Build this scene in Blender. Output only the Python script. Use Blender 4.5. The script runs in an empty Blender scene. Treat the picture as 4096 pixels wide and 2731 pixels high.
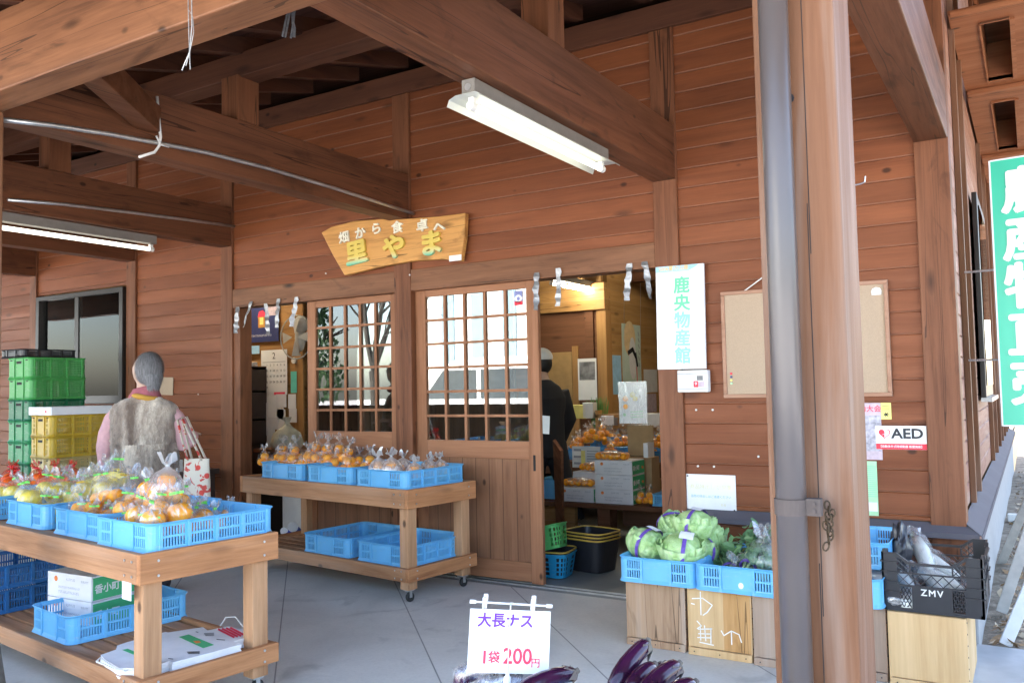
import bpy, bmesh, math, random
from mathutils import Vector, Matrix, Euler, noise
C = bpy.context.scene.collection
S = bpy.context.scene
R = math.radians
rnd = random.Random(7)

# ------------------------------------------------------------------ camera, sky, sun, exposure
ROWS = ((0.8529053, 0.5216843, -0.0199490), (-0.0451520, 0.0356430, -0.9983441), (-0.5201094, 0.8523937, 0.0539552))
CAM = Vector((0, -4.66, 1.25)); FPX = 3400 / 4096 * 2352
cd = bpy.data.cameras.new('camera'); cam = bpy.data.objects.new('camera', cd); C.objects.link(cam)
r_, d_, f_ = (Vector(v) for v in ROWS)
m3 = Matrix((r_, -d_, -f_)).transposed()
cam.matrix_world = Matrix.Translation(CAM) @ m3.to_4x4()
cd.sensor_width = 36; cd.lens = 36 * 3400 / 4096; cd.clip_start = .05; cd.clip_end = 600
S.camera = cam
SUN_EL, SUN_AZ = R(54), R(-30)          # azimuth from +Y towards +X: sun behind the shop, to the left
w = bpy.data.worlds.new('World'); S.world = w; w.use_nodes = True
nt = w.node_tree; bg = nt.nodes['Background']; sk = nt.nodes.new('ShaderNodeTexSky')
sk.sky_type = 'NISHITA'; sk.sun_disc = False; sk.sun_elevation = SUN_EL; sk.sun_rotation = SUN_AZ; sk.air_density = 1; sk.dust_density = 2.5
nt.links.new(sk.outputs[0], bg.inputs[0]); bg.inputs[1].default_value = .15
sl = bpy.data.lights.new('sun', 'SUN'); sl.energy = 5; sl.angle = R(.5); sl.color = (1, .92, .81)
so = bpy.data.objects.new('sun', sl); C.objects.link(so)
sd = Vector((math.sin(SUN_AZ) * math.cos(SUN_EL), math.cos(SUN_AZ) * math.cos(SUN_EL), math.sin(SUN_EL)))
so.rotation_euler = sd.to_track_quat('Z', 'Y').to_euler(); so.location = (0, 0, 20)
S.view_settings.view_transform = 'Standard'; S.view_settings.look = 'None'
S.view_settings.exposure = 3.05; S.view_settings.gamma = 1
try:
    S.cycles.use_denoising = True; S.cycles.transparent_max_bounces = 24; S.cycles.max_bounces = 10; S.cycles.diffuse_bounces = 5
    S.cycles.caustics_reflective = False; S.cycles.caustics_refractive = False; S.cycles.sample_clamp_indirect = 6
except Exception: pass

def at(u, v, ax, val):
    """world point seen at photograph position (u, v) that lies on the plane axis=val"""
    a = (u * 4096 / 2352 - 2048) / 3400; b = (v * 4096 / 2352 - 1365.5) / 3400
    d = r_ * a + d_ * b + f_
    i = 'xyz'.index(ax)
    return CAM + d * ((val - CAM[i]) / d[i])

# ------------------------------------------------------------------ materials
def newmat(name):
    m = bpy.data.materials.new(name); m.use_nodes = True
    t = m.node_tree; return m, t, t.nodes['Principled BSDF']
def ramp(t, fac, stops):
    n = t.nodes.new('ShaderNodeValToRGB'); e = n.color_ramp.elements
    while len(e) < len(stops): e.new(.5)
    for k, (p, c) in zip(e, stops): k.position = p; k.color = (*c, 1) if len(c) == 3 else c
    t.links.new(fac, n.inputs[0]); return n.outputs[0]
def nz(t, scale, detail=4, mapping=None, dist=0, rough=.55, co='Object'):
    n = t.nodes.new('ShaderNodeTexNoise'); n.inputs['Scale'].default_value = scale; n.inputs['Detail'].default_value = detail
    n.inputs['Distortion'].default_value = dist; n.inputs['Roughness'].default_value = rough
    tc = t.nodes.new('ShaderNodeTexCoord'); o = tc.outputs[co]
    if mapping:
        mp = t.nodes.new('ShaderNodeMapping'); mp.inputs['Scale'].default_value = mapping; t.links.new(o, mp.inputs[0]); o = mp.outputs[0]
    t.links.new(o, n.inputs['Vector']); return n.outputs['Fac']
def mth(t, op, a, b=None, c=None):
    n = t.nodes.new('ShaderNodeMath'); n.operation = op
    for i, x in enumerate((a, b, c)):
        if x is None: continue
        if isinstance(x, (int, float)): n.inputs[i].default_value = x
        else: t.links.new(x, n.inputs[i])
    return n.outputs[0]
def mixc(t, fac, a, b, mode='MIX'):
    n = t.nodes.new('ShaderNodeMix'); n.data_type = 'RGBA'; n.blend_type = mode
    for i, x in ((0, fac), (6, a), (7, b)):
        if isinstance(x, (int, float)): n.inputs[i].default_value = x
        elif isinstance(x, tuple): n.inputs[i].default_value = (*x, 1)
        else: t.links.new(x, n.inputs[i])
    return n.outputs[2]
def bump(t, b, h, st=.3, dist=.01):
    n = t.nodes.new('ShaderNodeBump'); n.inputs['Strength'].default_value = st; n.inputs['Distance'].default_value = dist
    t.links.new(h, n.inputs['Height']); t.links.new(n.outputs[0], b.inputs['Normal'])
def plain(name, c, rough=.5, metal=0, var=.12, scale=14, bmp=0, spec=None, emit=None):
    m, t, b = newmat(name)
    n = nz(t, scale, 4)
    b.inputs['Roughness'].default_value = rough; b.inputs['Metallic'].default_value = metal
    col = ramp(t, n, [(.3, tuple(x * (1 - var) for x in c)), (.7, tuple(min(1, x * (1 + var)) for x in c))])
    t.links.new(col, b.inputs['Base Color'])
    if spec is not None: b.inputs['Specular IOR Level'].default_value = spec
    if bmp: bump(t, b, nz(t, scale * 4, 3), bmp, .004)
    if emit: b.inputs['Emission Color'].default_value = (*c, 1); b.inputs['Emission Strength'].default_value = emit
    return m
def wood(name, dark, light, axis, rough=.6, knots=.6, boards=None, weather=0, fine=1.0, planks=None, groove=.25):
    m, t, b = newmat(name)
    L, X = .55, 8.0
    mp = tuple(L if a == axis else X for a in 'XYZ')
    n1 = nz(t, 1.3, 6, mp, .9, .6); n2 = nz(t, 9, 6, tuple(.45 if a == axis else 11.0 for a in 'XYZ'), .35, .7)
    big = nz(t, 1.1, 2)
    f = mth(t, 'ADD', mth(t, 'MULTIPLY', n1, .54), mth(t, 'MULTIPLY', n2, .30 * fine)); f = mth(t, 'ADD', f, mth(t, 'MULTIPLY', big, .22))
    col = ramp(t, f, [(.36, dark), (.50, tuple((a * .9 + c * 1.1) / 2 for a, c in zip(dark, light))), (.64, light)])
    tc = t.nodes.new('ShaderNodeTexCoord')
    sp = t.nodes.new('ShaderNodeSeparateXYZ'); t.links.new(tc.outputs['Object'], sp.inputs[0])
    if boards:
        ax, pitch, ph = boards
        fl = mth(t, 'FLOOR', mth(t, 'DIVIDE', mth(t, 'SUBTRACT', sp.outputs[ax], ph), pitch))
        wn = t.nodes.new('ShaderNodeTexWhiteNoise'); wn.noise_dimensions = '1D'; t.links.new(fl, wn.inputs['W'])
        col = mixc(t, mth(t, 'MULTIPLY', wn.outputs['Value'], .30), col, tuple(x * .5 for x in dark))
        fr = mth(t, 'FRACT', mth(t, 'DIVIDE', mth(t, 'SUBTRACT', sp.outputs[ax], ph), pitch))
        col = mixc(t, mth(t, 'MULTIPLY', mth(t, 'LESS_THAN', fr, .05), groove), col, (.50, .33, .25))  # pale groove stripe: less stained tongue, and light on the chamfers painted in
    if knots:
        v = t.nodes.new('ShaderNodeTexVoronoi'); v.inputs['Scale'].default_value = 1
        mk = t.nodes.new('ShaderNodeMapping'); mk.inputs['Scale'].default_value = tuple(2.1 if a == axis else 6.5 for a in 'XYZ')
        t.links.new(tc.outputs['Object'], mk.inputs[0]); t.links.new(mk.outputs[0], v.inputs['Vector'])
        k = ramp(t, v.outputs['Distance'], [(.05, (1, 1, 1)), (.17, (0, 0, 0))])
        col = mixc(t, mth(t, 'MULTIPLY', k, knots), col, tuple(x * .28 for x in dark))
        v2 = t.nodes.new('ShaderNodeTexVoronoi'); v2.inputs['Scale'].default_value = 1; mk2 = t.nodes.new('ShaderNodeMapping'); mk2.inputs['Scale'].default_value = tuple(4.0 if a == axis else 6.5 for a in 'XYZ'); mk2.inputs['Location'].default_value = (3.1, 1.7, .6)
        t.links.new(tc.outputs['Object'], mk2.inputs[0]); t.links.new(mk2.outputs[0], v2.inputs['Vector']); sc_ = t.nodes.new('ShaderNodeSeparateColor'); t.links.new(v2.outputs['Color'], sc_.inputs[0])
        k2 = mth(t, 'MULTIPLY', ramp(t, v2.outputs['Distance'], [(.06, (1, 1, 1)), (.115, (0, 0, 0))]), mth(t, 'GREATER_THAN', sc_.outputs[0], .55))
        col = mixc(t, mth(t, 'MULTIPLY', k2, .85), col, tuple(x * .22 for x in dark))
    if knots >= .65:
        ck = mth(t, 'ABSOLUTE', mth(t, 'SUBTRACT', nz(t, 1.0, 2, tuple(.30 if a == axis else 9 for a in 'XYZ'), .25), .47)); col = mixc(t, mth(t, 'MULTIPLY', mth(t, 'LESS_THAN', ck, .0035), .7), col, tuple(x * .2 for x in dark))
    if knots >= .7:
        sm = ramp(t, nz(t, 2.4, 5, tuple(.9 if a == axis else 2.6 for a in 'XYZ'), 1.5), [(.57, (0, 0, 0)), (.72, (1, 1, 1))]); col = mixc(t, mth(t, 'MULTIPLY', sm, .6), col, tuple(x * .45 for x in dark))
    if weather:
        wv = ramp(t, nz(t, 2.2, 5, tuple(.35 if a == axis else 5 for a in 'XYZ'), .5), [(.52, (0, 0, 0)), (.70, (1, 1, 1))])
        col = mixc(t, mth(t, 'MULTIPLY', wv, weather), col, (.42, .36, .31))
    if planks:
        ax, pitch, wd = planks
        fr = mth(t, 'FRACT', mth(t, 'DIVIDE', mth(t, 'ADD', sp.outputs[ax], 50), pitch))
        g = mth(t, 'LESS_THAN', fr, wd / pitch)
        col = mixc(t, mth(t, 'MULTIPLY', g, .75), col, tuple(x * .25 for x in dark))
    t.links.new(col, b.inputs['Base Color'])
    t.links.new(ramp(t, n1, [(.3, (rough + .12,) * 3), (.7, (rough - .08,) * 3)]), b.inputs['Roughness'])
    b.inputs['Specular IOR Level'].default_value = .28
    bump(t, b, f, .4, .006)
    return m
M = {}
rd, rl = (.135, .037, .013), (.258, .081, .029)
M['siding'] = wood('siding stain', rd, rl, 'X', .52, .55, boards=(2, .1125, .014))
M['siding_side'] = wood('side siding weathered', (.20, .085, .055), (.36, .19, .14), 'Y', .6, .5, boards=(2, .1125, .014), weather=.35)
M['post'] = wood('post stain', (.095, .033, .014), (.225, .085, .038), 'Z', .5, .7)
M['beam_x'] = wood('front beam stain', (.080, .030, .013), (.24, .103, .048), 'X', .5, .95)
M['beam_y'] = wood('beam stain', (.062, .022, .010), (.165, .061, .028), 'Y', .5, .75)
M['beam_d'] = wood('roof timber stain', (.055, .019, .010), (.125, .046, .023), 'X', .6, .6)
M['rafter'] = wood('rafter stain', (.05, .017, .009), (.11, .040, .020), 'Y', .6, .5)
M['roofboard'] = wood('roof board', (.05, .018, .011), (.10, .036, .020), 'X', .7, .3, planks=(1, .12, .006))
M['soffit'] = wood('soffit board', (.20, .072, .03), (.36, .14, .06), 'X', .6, .6, planks=(1, .11, .006))
M['post_old'] = wood('weathered post', (.105, .043, .019), (.20, .090, .044), 'Z', .6, .35, weather=.28)
M['door'] = wood('door wood', (.20, .078, .034), (.37, .165, .082), 'Z', .5, .15)
M['door_x'] = wood('door rail wood', (.20, .078, .034), (.37, .165, .082), 'X', .5, .15)
M['door_panel'] = wood('door panel planks', (.15, .062, .030), (.30, .14, .072), 'Z', .55, .2, planks=(0, .105, .005))
M['cart_x'] = wood('cart board', (.19, .080, .034), (.50, .255, .125), 'X', .6, .55, weather=.25)
M['cart_y'] = wood('cart end board', (.22, .080, .030), (.55, .25, .105), 'Y', .6, .5, weather=.12)
M['cart_z'] = wood('cart leg', (.23, .10, .042), (.56, .31, .16), 'Z', .6, .4, weather=.15)
M['ply'] = wood('plywood pale', (.50, .31, .14), (.72, .50, .27), 'Z', .6, .25, fine=.6)
M['ply_old'] = wood('plywood worn', (.24, .14, .08), (.48, .31, .19), 'Z', .65, .9, weather=.45)
M['ply_warm'] = wood('plywood warm', (.40, .20, .065), (.62, .36, .15), 'Z', .6, .85, fine=.8)
M['ply_grey'] = wood('plywood greyed', (.26, .18, .13), (.42, .30, .22), 'Z', .7, .3, weather=.5)
M['signwood'] = wood('sign slab', (.24, .085, .02), (.62, .31, .09), 'X', .4, .7, fine=1.6)
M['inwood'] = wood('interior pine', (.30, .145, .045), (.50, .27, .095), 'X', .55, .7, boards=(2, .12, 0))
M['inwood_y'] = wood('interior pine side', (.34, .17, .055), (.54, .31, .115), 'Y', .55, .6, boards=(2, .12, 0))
M['inpost'] = wood('interior post', (.28, .135, .045), (.46, .25, .09), 'Z', .55, .6)
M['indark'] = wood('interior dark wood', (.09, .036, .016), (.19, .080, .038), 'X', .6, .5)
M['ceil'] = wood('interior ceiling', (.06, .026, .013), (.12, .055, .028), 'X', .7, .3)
M['bench'] = plain('bench dark', (.05, .032, .028), .5)

M['soffit_plain'] = wood('soffit panel', (.18, .064, .026), (.34, .13, .055), 'X', .6, .6)
def floor_mat():
    m, t, b = newmat('porch concrete')
    tc = t.nodes.new('ShaderNodeTexCoord'); sp = t.nodes.new('ShaderNodeSeparateXYZ'); t.links.new(tc.outputs['Object'], sp.inputs[0])
    def line(op, off, wd):
        s = mth(t, op, sp.outputs[0], sp.outputs[1]); s = mth(t, 'ADD', s, 100 - off)
        fr = mth(t, 'FRACT', mth(t, 'DIVIDE', s, .98)); return mth(t, 'LESS_THAN', fr, wd)
    base = ramp(t, nz(t, 1.6, 7, None, .6, .65), [(.3, (.55, .535, .49)), (.7, (.73, .71, .655))])
    base = mixc(t, mth(t, 'MULTIPLY', ramp(t, nz(t, 60, 3), [(.45, (0, 0, 0)), (.62, (1, 1, 1))]), .08), base, (.2, .2, .195))
    stain = ramp(t, nz(t, 3.1, 5, None, 1.2), [(.60, (0, 0, 0)), (.74, (1, 1, 1))])
    base = mixc(t, mth(t, 'MULTIPLY', stain, .38), base, (.20, .195, .18))
    base = mixc(t, mth(t, 'MULTIPLY', line('ADD', (100 - 3.89) % .98, .010), .75), base, (.14, .14, .13))
    base = mixc(t, mth(t, 'MULTIPLY', line('SUBTRACT', (100 - 2.47) % .98, .007), .35), base, (.5, .5, .48))
    t.links.new(base, b.inputs['Base Color']); b.inputs['Roughness'].default_value = .55
    bump(t, b, nz(t, 40, 4), .12, .003); return m
M['floor'] = floor_mat()
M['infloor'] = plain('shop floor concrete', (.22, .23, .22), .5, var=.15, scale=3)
M['paver'] = plain('pavement concrete', (.42, .43, .43), .7, var=.15, scale=5, bmp=.1)
M['asphalt'] = plain('lot concrete', (.42, .42, .41), .85, var=.25, scale=30, bmp=.2)
def soil():
    m, t, b = newmat('soil')
    col = ramp(t, nz(t, 9, 8, None, .5, .7), [(.3, (.10, .075, .05)), (.5, (.22, .18, .13)), (.7, (.36, .31, .24))])
    t.links.new(col, b.inputs['Base Color']); b.inputs['Roughness'].default_value = .95; bump(t, b, nz(t, 50, 5), .8, .02); return m
M['soil'] = soil()
def pvc(name, c, tr=.25, rough=.35):
    m, t, b = newmat(name)
    col = ramp(t, nz(t, 6, 4), [(.3, tuple(x * .88 for x in c)), (.7, c)])
    sc = ramp(t, nz(t, 18, 6, (1, 1, 2.5), 1.2, .7), [(.56, (0, 0, 0)), (.68, (1, 1, 1))]); col = mixc(t, mth(t, 'MULTIPLY', sc, .28), col, (.55, .58, .56))
    t.links.new(col, b.inputs['Base Color']); b.inputs['Roughness'].default_value = rough
    tl = t.nodes.new('ShaderNodeBsdfTranslucent'); t.links.new(col, tl.inputs[0])
    mx = t.nodes.new('ShaderNodeMixShader'); mx.inputs[0].default_value = tr
    t.links.new(b.outputs[0], mx.inputs[1]); t.links.new(tl.outputs[0], mx.inputs[2]); t.links.new(mx.outputs[0], t.nodes['Material Output'].inputs[0])
    return m
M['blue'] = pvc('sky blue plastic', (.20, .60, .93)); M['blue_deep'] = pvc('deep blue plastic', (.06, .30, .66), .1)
M['blue_dark'] = pvc('dark blue plastic', (.035, .17, .42), .1)  # darker blue of the two crates under the near cart
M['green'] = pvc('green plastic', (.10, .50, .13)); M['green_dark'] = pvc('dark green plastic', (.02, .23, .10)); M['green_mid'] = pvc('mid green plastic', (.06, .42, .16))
M['yellow'] = pvc('yellow plastic', (.75, .50, .05)); M['yellow_pale'] = pvc('pale yellow plastic', (.68, .52, .20))
M['black'] = plain('black plastic', (.018, .018, .022), .38); M['lime'] = pvc('lime plastic', (.17, .70, .20)); M['cyan'] = pvc('cyan plastic', (.03, .42, .72))
M['yrim'] = plain('yellow handle', (.55, .36, .06), .4)
M['white'] = plain('white paint', (.80, .80, .80), .5, var=.04); M['offwhite'] = plain('off white', (.70, .69, .66), .6, var=.05)
M['paper'] = plain('paper', (.80, .80, .80), .8, var=.03); M['card'] = plain('cardboard white', (.74, .73, .74), .75, var=.05); M['brown_card'] = plain('cardboard brown', (.40, .26, .13), .85, var=.1)
M['cork'] = plain('cork', (.42, .31, .215), .9, var=.08, scale=220); M['corkframe'] = wood('cork frame', (.30, .15, .09), (.42, .24, .16), 'X', .6, 0)
M['metal'] = plain('galvanised', (.55, .55, .54), .35, .8, .15); M['rust'] = plain('rust', (.28, .13, .06), .8); M['steel'] = plain('steel', (.5, .5, .5), .3, 1)
M['housing'] = plain('lamp housing grey', (.20, .185, .165), .45); M['reflector'] = plain('lamp reflector', (.50, .51, .46), .4, var=.03)
M['tube'] = plain('lit tube', (1, .97, .82), .4, emit=.6, var=0); M['tube_in'] = plain('lit tube inside', (1, .93, .72), .4, emit=17, var=0); M['sock'] = plain('lamp socket', (.75, .74, .70), .5)
M['pipe'] = plain('downpipe brown', (.085, .070, .066), .30, .0, .10, scale=3, spec=.6)
M['bracket'] = plain('bracket grey brown', (.10, .080, .072), .8, spec=.2); M['flash'] = plain('flashing purple grey', (.115, .105, .118), .75, var=.08, scale=4, spec=.15); M['concrete'] = plain('plinth concrete', (.36, .35, .34), .95, var=.08)
M['stone'] = plain('base stone', (.16, .15, .13), .9, var=.4, scale=20, bmp=.4)
M['winframe'] = plain('window frame', (.022, .017, .015), .35)
M['bagdark'] = plain('dark plastic bag', (.035, .033, .038), .3, bmp=.4); M['dark'] = plain('dark recess', (.02, .018, .017), .8)
M['ink'] = plain('black ink', (.015, .015, .02), .6); M['red'] = plain('red ink', (.75, .03, .06), .6, var=.03); M['redink'] = plain('red marker', (.80, .05, .10), .7, var=.03)
M['purple'] = plain('purple marker', (.16, .03, .42), .7); M['ink_green'] = plain('faded green lettering', (.16, .60, .36), .6, var=.1, scale=3); M['ink_green2'] = plain('bleached green lettering', (.30, .72, .62), .6, var=.1, scale=3)
M['orange_ink'] = plain('orange print', (.75, .22, .05), .7); M['grey_ink'] = plain('grey print', (.35, .36, .40), .7); M['blue_ink'] = plain('blue print', (.25, .52, .78), .7)
M['signgreen'] = plain('sign green', (.045, .52, .33), .35, var=.05, scale=2); M['cartgreen'] = plain('carton green', (.06, .42, .17), .7, var=.05)
M['lightgreen'] = plain('pale green paper', (.42, .70, .42), .7); M['teal'] = plain('teal paper', (.14, .60, .48), .7); M['yellow_paper'] = plain('yellow paper', (.82, .72, .22), .7)
M['sky_paper'] = plain('pale blue print', (.35, .60, .82), .7); M['pink_paper'] = plain('pink print', (.55, .44, .50), .7, var=.2, scale=30); M['navy'] = plain('navy poster', (.035, .045, .15), .5)
M['tape_green'] = plain('green tape', (.18, .75, .10), .4); M['tape_purple'] = plain('purple tape', (.14, .07, .38), .4, var=.35, scale=60)
def peel(name, a, b_, rough=.38):
    m, t, b = newmat(name)
    t.links.new(ramp(t, nz(t, 3, 3), [(.3, a), (.7, b_)]), b.inputs['Base Color']); b.inputs['Roughness'].default_value = rough
    b.inputs['Subsurface Weight'].default_value = 0
    bump(t, b, nz(t, 120, 2), .25, .002); return m
M['orange'] = peel('orange peel', (1.0, .33, .006), (1.0, .46, .02)); M['pomelo'] = peel('pomelo peel', (.85, .62, .05), (.95, .76, .14)); M['redor'] = peel('deep orange peel', (.95, .16, .01), (1.0, .27, .02))
def film(name, tint=(.95, .95, .96), lo=.10, hi=.52, scale=26, glossy=.35):
    m, t, b = newmat(name); t.nodes.remove(b)
    tr = t.nodes.new('ShaderNodeBsdfTransparent'); gl = t.nodes.new('ShaderNodeBsdfGlossy'); gl.inputs['Roughness'].default_value = .18
    df = t.nodes.new('ShaderNodeBsdfDiffuse'); df.inputs[0].default_value = (*tint, 1); tl = t.nodes.new('ShaderNodeBsdfTranslucent'); tl.inputs[0].default_value = (*tint, 1)
    n = nz(t, scale, 5, (1, 1, .35), 1.6, .6)
    f = ramp(t, n, [(.50, (lo,) * 3), (.66, (hi,) * 3)])
    tcg = t.nodes.new('ShaderNodeTexCoord'); spg = t.nodes.new('ShaderNodeSeparateXYZ'); t.links.new(tcg.outputs['Generated'], spg.inputs[0])
    f = mth(t, 'ADD', f, ramp(t, spg.outputs[2], [(.50, (0, 0, 0)), (.80, (.40,) * 3)]))          # the film bunches up towards the neck
    m0 = t.nodes.new('ShaderNodeMixShader'); m0.inputs[0].default_value = .5; t.links.new(df.outputs[0], m0.inputs[1]); t.links.new(tl.outputs[0], m0.inputs[2])
    m1 = t.nodes.new('ShaderNodeMixShader'); m1.inputs[0].default_value = glossy; t.links.new(m0.outputs[0], m1.inputs[1]); t.links.new(gl.outputs[0], m1.inputs[2])
    m2 = t.nodes.new('ShaderNodeMixShader'); t.links.new(f, m2.inputs[0]); t.links.new(tr.outputs[0], m2.inputs[1]); t.links.new(m1.outputs[0], m2.inputs[2])
    bp = t.nodes.new('ShaderNodeBump'); bp.inputs['Strength'].default_value = .55; bp.inputs['Distance'].default_value = .01; t.links.new(n, bp.inputs['Height'])
    for s_ in (gl, df): t.links.new(bp.outputs[0], s_.inputs['Normal'])
    t.links.new(m2.outputs[0], t.nodes['Material Output'].inputs[0]); return m
M['film'] = film('clear bag film', lo=.03, hi=.34, glossy=.5); M['film_w'] = film('milky bag film', lo=.35, hi=.85); M['film_c'] = film('very clear film', lo=.03, hi=.50, scale=30, glossy=.55)
M['rednet'] = film('red net', (.85, .05, .03), .12, .5, 60, .05)
M['foil'] = plain('silver tape', (.36, .36, .37), .28, .55, .25, scale=60, bmp=.5)
def glass(name, refl, tint=(.9, .95, .93)):
    m, t, b = newmat(name); t.nodes.remove(b)
    tr = t.nodes.new('ShaderNodeBsdfTransparent'); tr.inputs[0].default_value = (*tint, 1)
    gl = t.nodes.new('ShaderNodeBsdfGlossy'); gl.inputs['Roughness'].default_value = .0; gl.inputs[0].default_value = (1, 1, 1, 1)
    fr = t.nodes.new('ShaderNodeFresnel'); fr.inputs[0].default_value = 1.5
    f = mth(t, 'ADD', fr.outputs[0], refl)
    mx = t.nodes.new('ShaderNodeMixShader'); t.links.new(f, mx.inputs[0]); t.links.new(tr.outputs[0], mx.inputs[1]); t.links.new(gl.outputs[0], mx.inputs[2])
    t.links.new(mx.outputs[0], t.nodes['Material Output'].inputs[0]); return m
M['glass'] = glass('door glass', .10); M['winglass'] = glass('window glass', .0)
M['frost'] = plain('window blind', (.62, .64, .58), .8, var=.06, scale=2)  # pale tone of the left window's frosted reflection, put into a sheet
M['cabbage'] = None; M['veg'] = peel('dark green leaf', (.07, .17, .06), (.20, .34, .16), .5); M['brocc'] = peel('broccoli', (.07, .14, .08), (.15, .25, .14), .8); M['stem'] = peel('pale stem', (.35, .50, .18), (.55, .66, .32), .5)
M['leek'] = peel('leek green', (.05, .20, .04), (.16, .36, .10), .5)
def cabm():
    m, t, b = newmat('cabbage leaf'); n = nz(t, 7, 5, None, 1.6); v = nz(t, 26, 3, (1, 1, .35), 2.2)
    c = ramp(t, n, [(.32, (.26, .46, .13)), (.52, (.46, .66, .28)), (.70, (.66, .80, .48))])
    rid = mth(t, 'ABSOLUTE', mth(t, 'SUBTRACT', v, .5)); c = mixc(t, ramp(t, rid, [(.0, (.30,) * 3), (.03, (0, 0, 0))]), c, (.70, .82, .54))
    t.links.new(c, b.inputs['Base Color']); b.inputs['Roughness'].default_value = .5; bump(t, b, rid, .9, .012); return m
M['cabbage'] = cabm()
def eggp():
    m, t, b = newmat('eggplant skin'); t.links.new(ramp(t, nz(t, 4, 3, (3, 3, .6)), [(.3, (.012, .004, .012)), (.7, (.055, .010, .045))]), b.inputs['Base Color'])
    b.inputs['Roughness'].default_value = .16; b.inputs['Coat Weight'].default_value = .3; return m
M['egg'] = eggp(); M['calyx'] = peel('eggplant calyx', (.10, .06, .09), (.26, .24, .16), .7)
M['daikon'] = peel('radish white', (.62, .62, .56), (.76, .76, .70), .5)
M['skin'] = peel('skin', (.46, .27, .19), (.55, .34, .25), .5)
M['pink'] = plain('pink knit', (.62, .36, .37), .9, var=.08, scale=40, bmp=.4); M['grey_hair'] = None
def fur():
    m, t, b = newmat('grey fur')
    tc = t.nodes.new('ShaderNodeTexCoord'); sp = t.nodes.new('ShaderNodeSeparateXYZ'); t.links.new(tc.outputs['Object'], sp.inputs[0])
    up = mth(t, 'GREATER_THAN', mth(t, 'ADD', sp.outputs[2], mth(t, 'MULTIPLY', nz(t, 25, 2), .03)), .955)      # two rows of pelts
    cb_ = t.nodes.new('ShaderNodeCombineXYZ'); t.links.new(mth(t, 'ADD', mth(t, 'MULTIPLY', sp.outputs[0], 9), mth(t, 'MULTIPLY', up, 3.7)), cb_.inputs[0]); t.links.new(mth(t, 'ADD', mth(t, 'MULTIPLY', sp.outputs[2], 2.2), mth(t, 'MULTIPLY', up, 9.1)), cb_.inputs[2]); t.links.new(mth(t, 'MULTIPLY', sp.outputs[1], 3), cb_.inputs[1])
    st = t.nodes.new('ShaderNodeTexNoise'); st.inputs['Scale'].default_value = 1; st.inputs['Detail'].default_value = 3; t.links.new(cb_.outputs[0], st.inputs['Vector'])
    fi = nz(t, 60, 4, (2.5, 2.5, .5), 1.0)
    f = mth(t, 'ADD', mth(t, 'MULTIPLY', st.outputs['Fac'], .85), mth(t, 'MULTIPLY', fi, .22))
    t.links.new(ramp(t, f, [(.40, (.15, .105, .078)), (.52, (.34, .27, .215)), (.66, (.72, .62, .50))]), b.inputs['Base Color'])
    b.inputs['Roughness'].default_value = .95; b.inputs['Sheen Weight'].default_value = .3; bump(t, b, fi, .6, .008); return m
M['fur'] = fur()
def hairm():
    m, t, b = newmat('grey hair'); f = nz(t, 45, 4, (3, 3, .35), 1.0)
    t.links.new(ramp(t, f, [(.3, (.10, .095, .10)), (.7, (.40, .385, .39))]), b.inputs['Base Color']); b.inputs['Roughness'].default_value = .6; bump(t, b, f, .4, .006); return m
M['grey_hair'] = hairm(); M['hair_black'] = plain('black hair', (.015, .013, .012), .6)
M['trouser'] = plain('dark trousers', (.035, .030, .035), .85); M['blackcloth'] = plain('black cloth', (.017, .017, .020), .85); M['scarf'] = plain('rose scarf', (.34, .10, .12), .9, var=.3, scale=12); M['scarf_y'] = plain('ochre scarf', (.55, .30, .05), .9, var=.2)
M['shoe'] = plain('shoe', (.03, .02, .02), .6); M['cap'] = plain('white cap', (.82, .80, .76), .85, var=.06)
def totem():
    m, t, b = newmat('tote print')
    v = t.nodes.new('ShaderNodeTexVoronoi'); v.inputs['Scale'].default_value = 13; tc = t.nodes.new('ShaderNodeTexCoord'); t.links.new(tc.outputs['Object'], v.inputs['Vector'])
    wv = nz(t, 9, 2, None, 2.5)
    c = mixc(t, ramp(t, wv, [(.56, (0, 0, 0)), (.60, (1, 1, 1))]), (.70, .62, .50), (.60, .08, .06))
    c = mixc(t, ramp(t, v.outputs['Distance'], [(.20, (1, 1, 1)), (.26, (0, 0, 0))]), c, (.66, .07, .05))
    t.links.new(c, b.inputs['Base Color']); b.inputs['Roughness'].default_value = .85; return m
M['tote'] = totem()
M['bark'] = plain('bark', (.022, .017, .013), .9, var=.3); M['leafdark'] = plain('evergreen leaf', (.04, .09, .03), .7, var=.4); M['litter'] = plain('dry leaf', (.30, .19, .10), .8, var=.5, scale=3); M['litter2'] = plain('pale dry leaf', (.50, .40, .27), .8, var=.35, scale=3); M['grassm'] = plain('grass', (.10, .22, .04), .8, var=.3)
M['panel_w'] = plain('white panel', (.80, .81, .80), .6, var=.03); M['panel_g'] = plain('pale blue panel', (.26, .38, .44), .6, var=.03); M['carglass'] = plain('vehicle glass', (.08, .095, .105), .06); M['rubber'] = plain('rubber', (.02, .02, .02), .7)
M['fan'] = plain('fan grey', (.50, .51, .47), .4); M['plank'] = plain('grey painted plank', (.50, .47, .43), .7, var=.15); M['plank_w'] = plain('white painted plank', (.80, .79, .78), .6, var=.05)
M['navy_sticker'] = plain('blue violet sticker', (.20, .22, .48), .4); M['screen'] = plain('dark screen', (.04, .045, .06), .2); M['magnet'] = plain('magnet', (.8, .2, .1), .4); M['chalk'] = plain('chalk', (.80, .78, .72), .9, var=.02)

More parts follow.
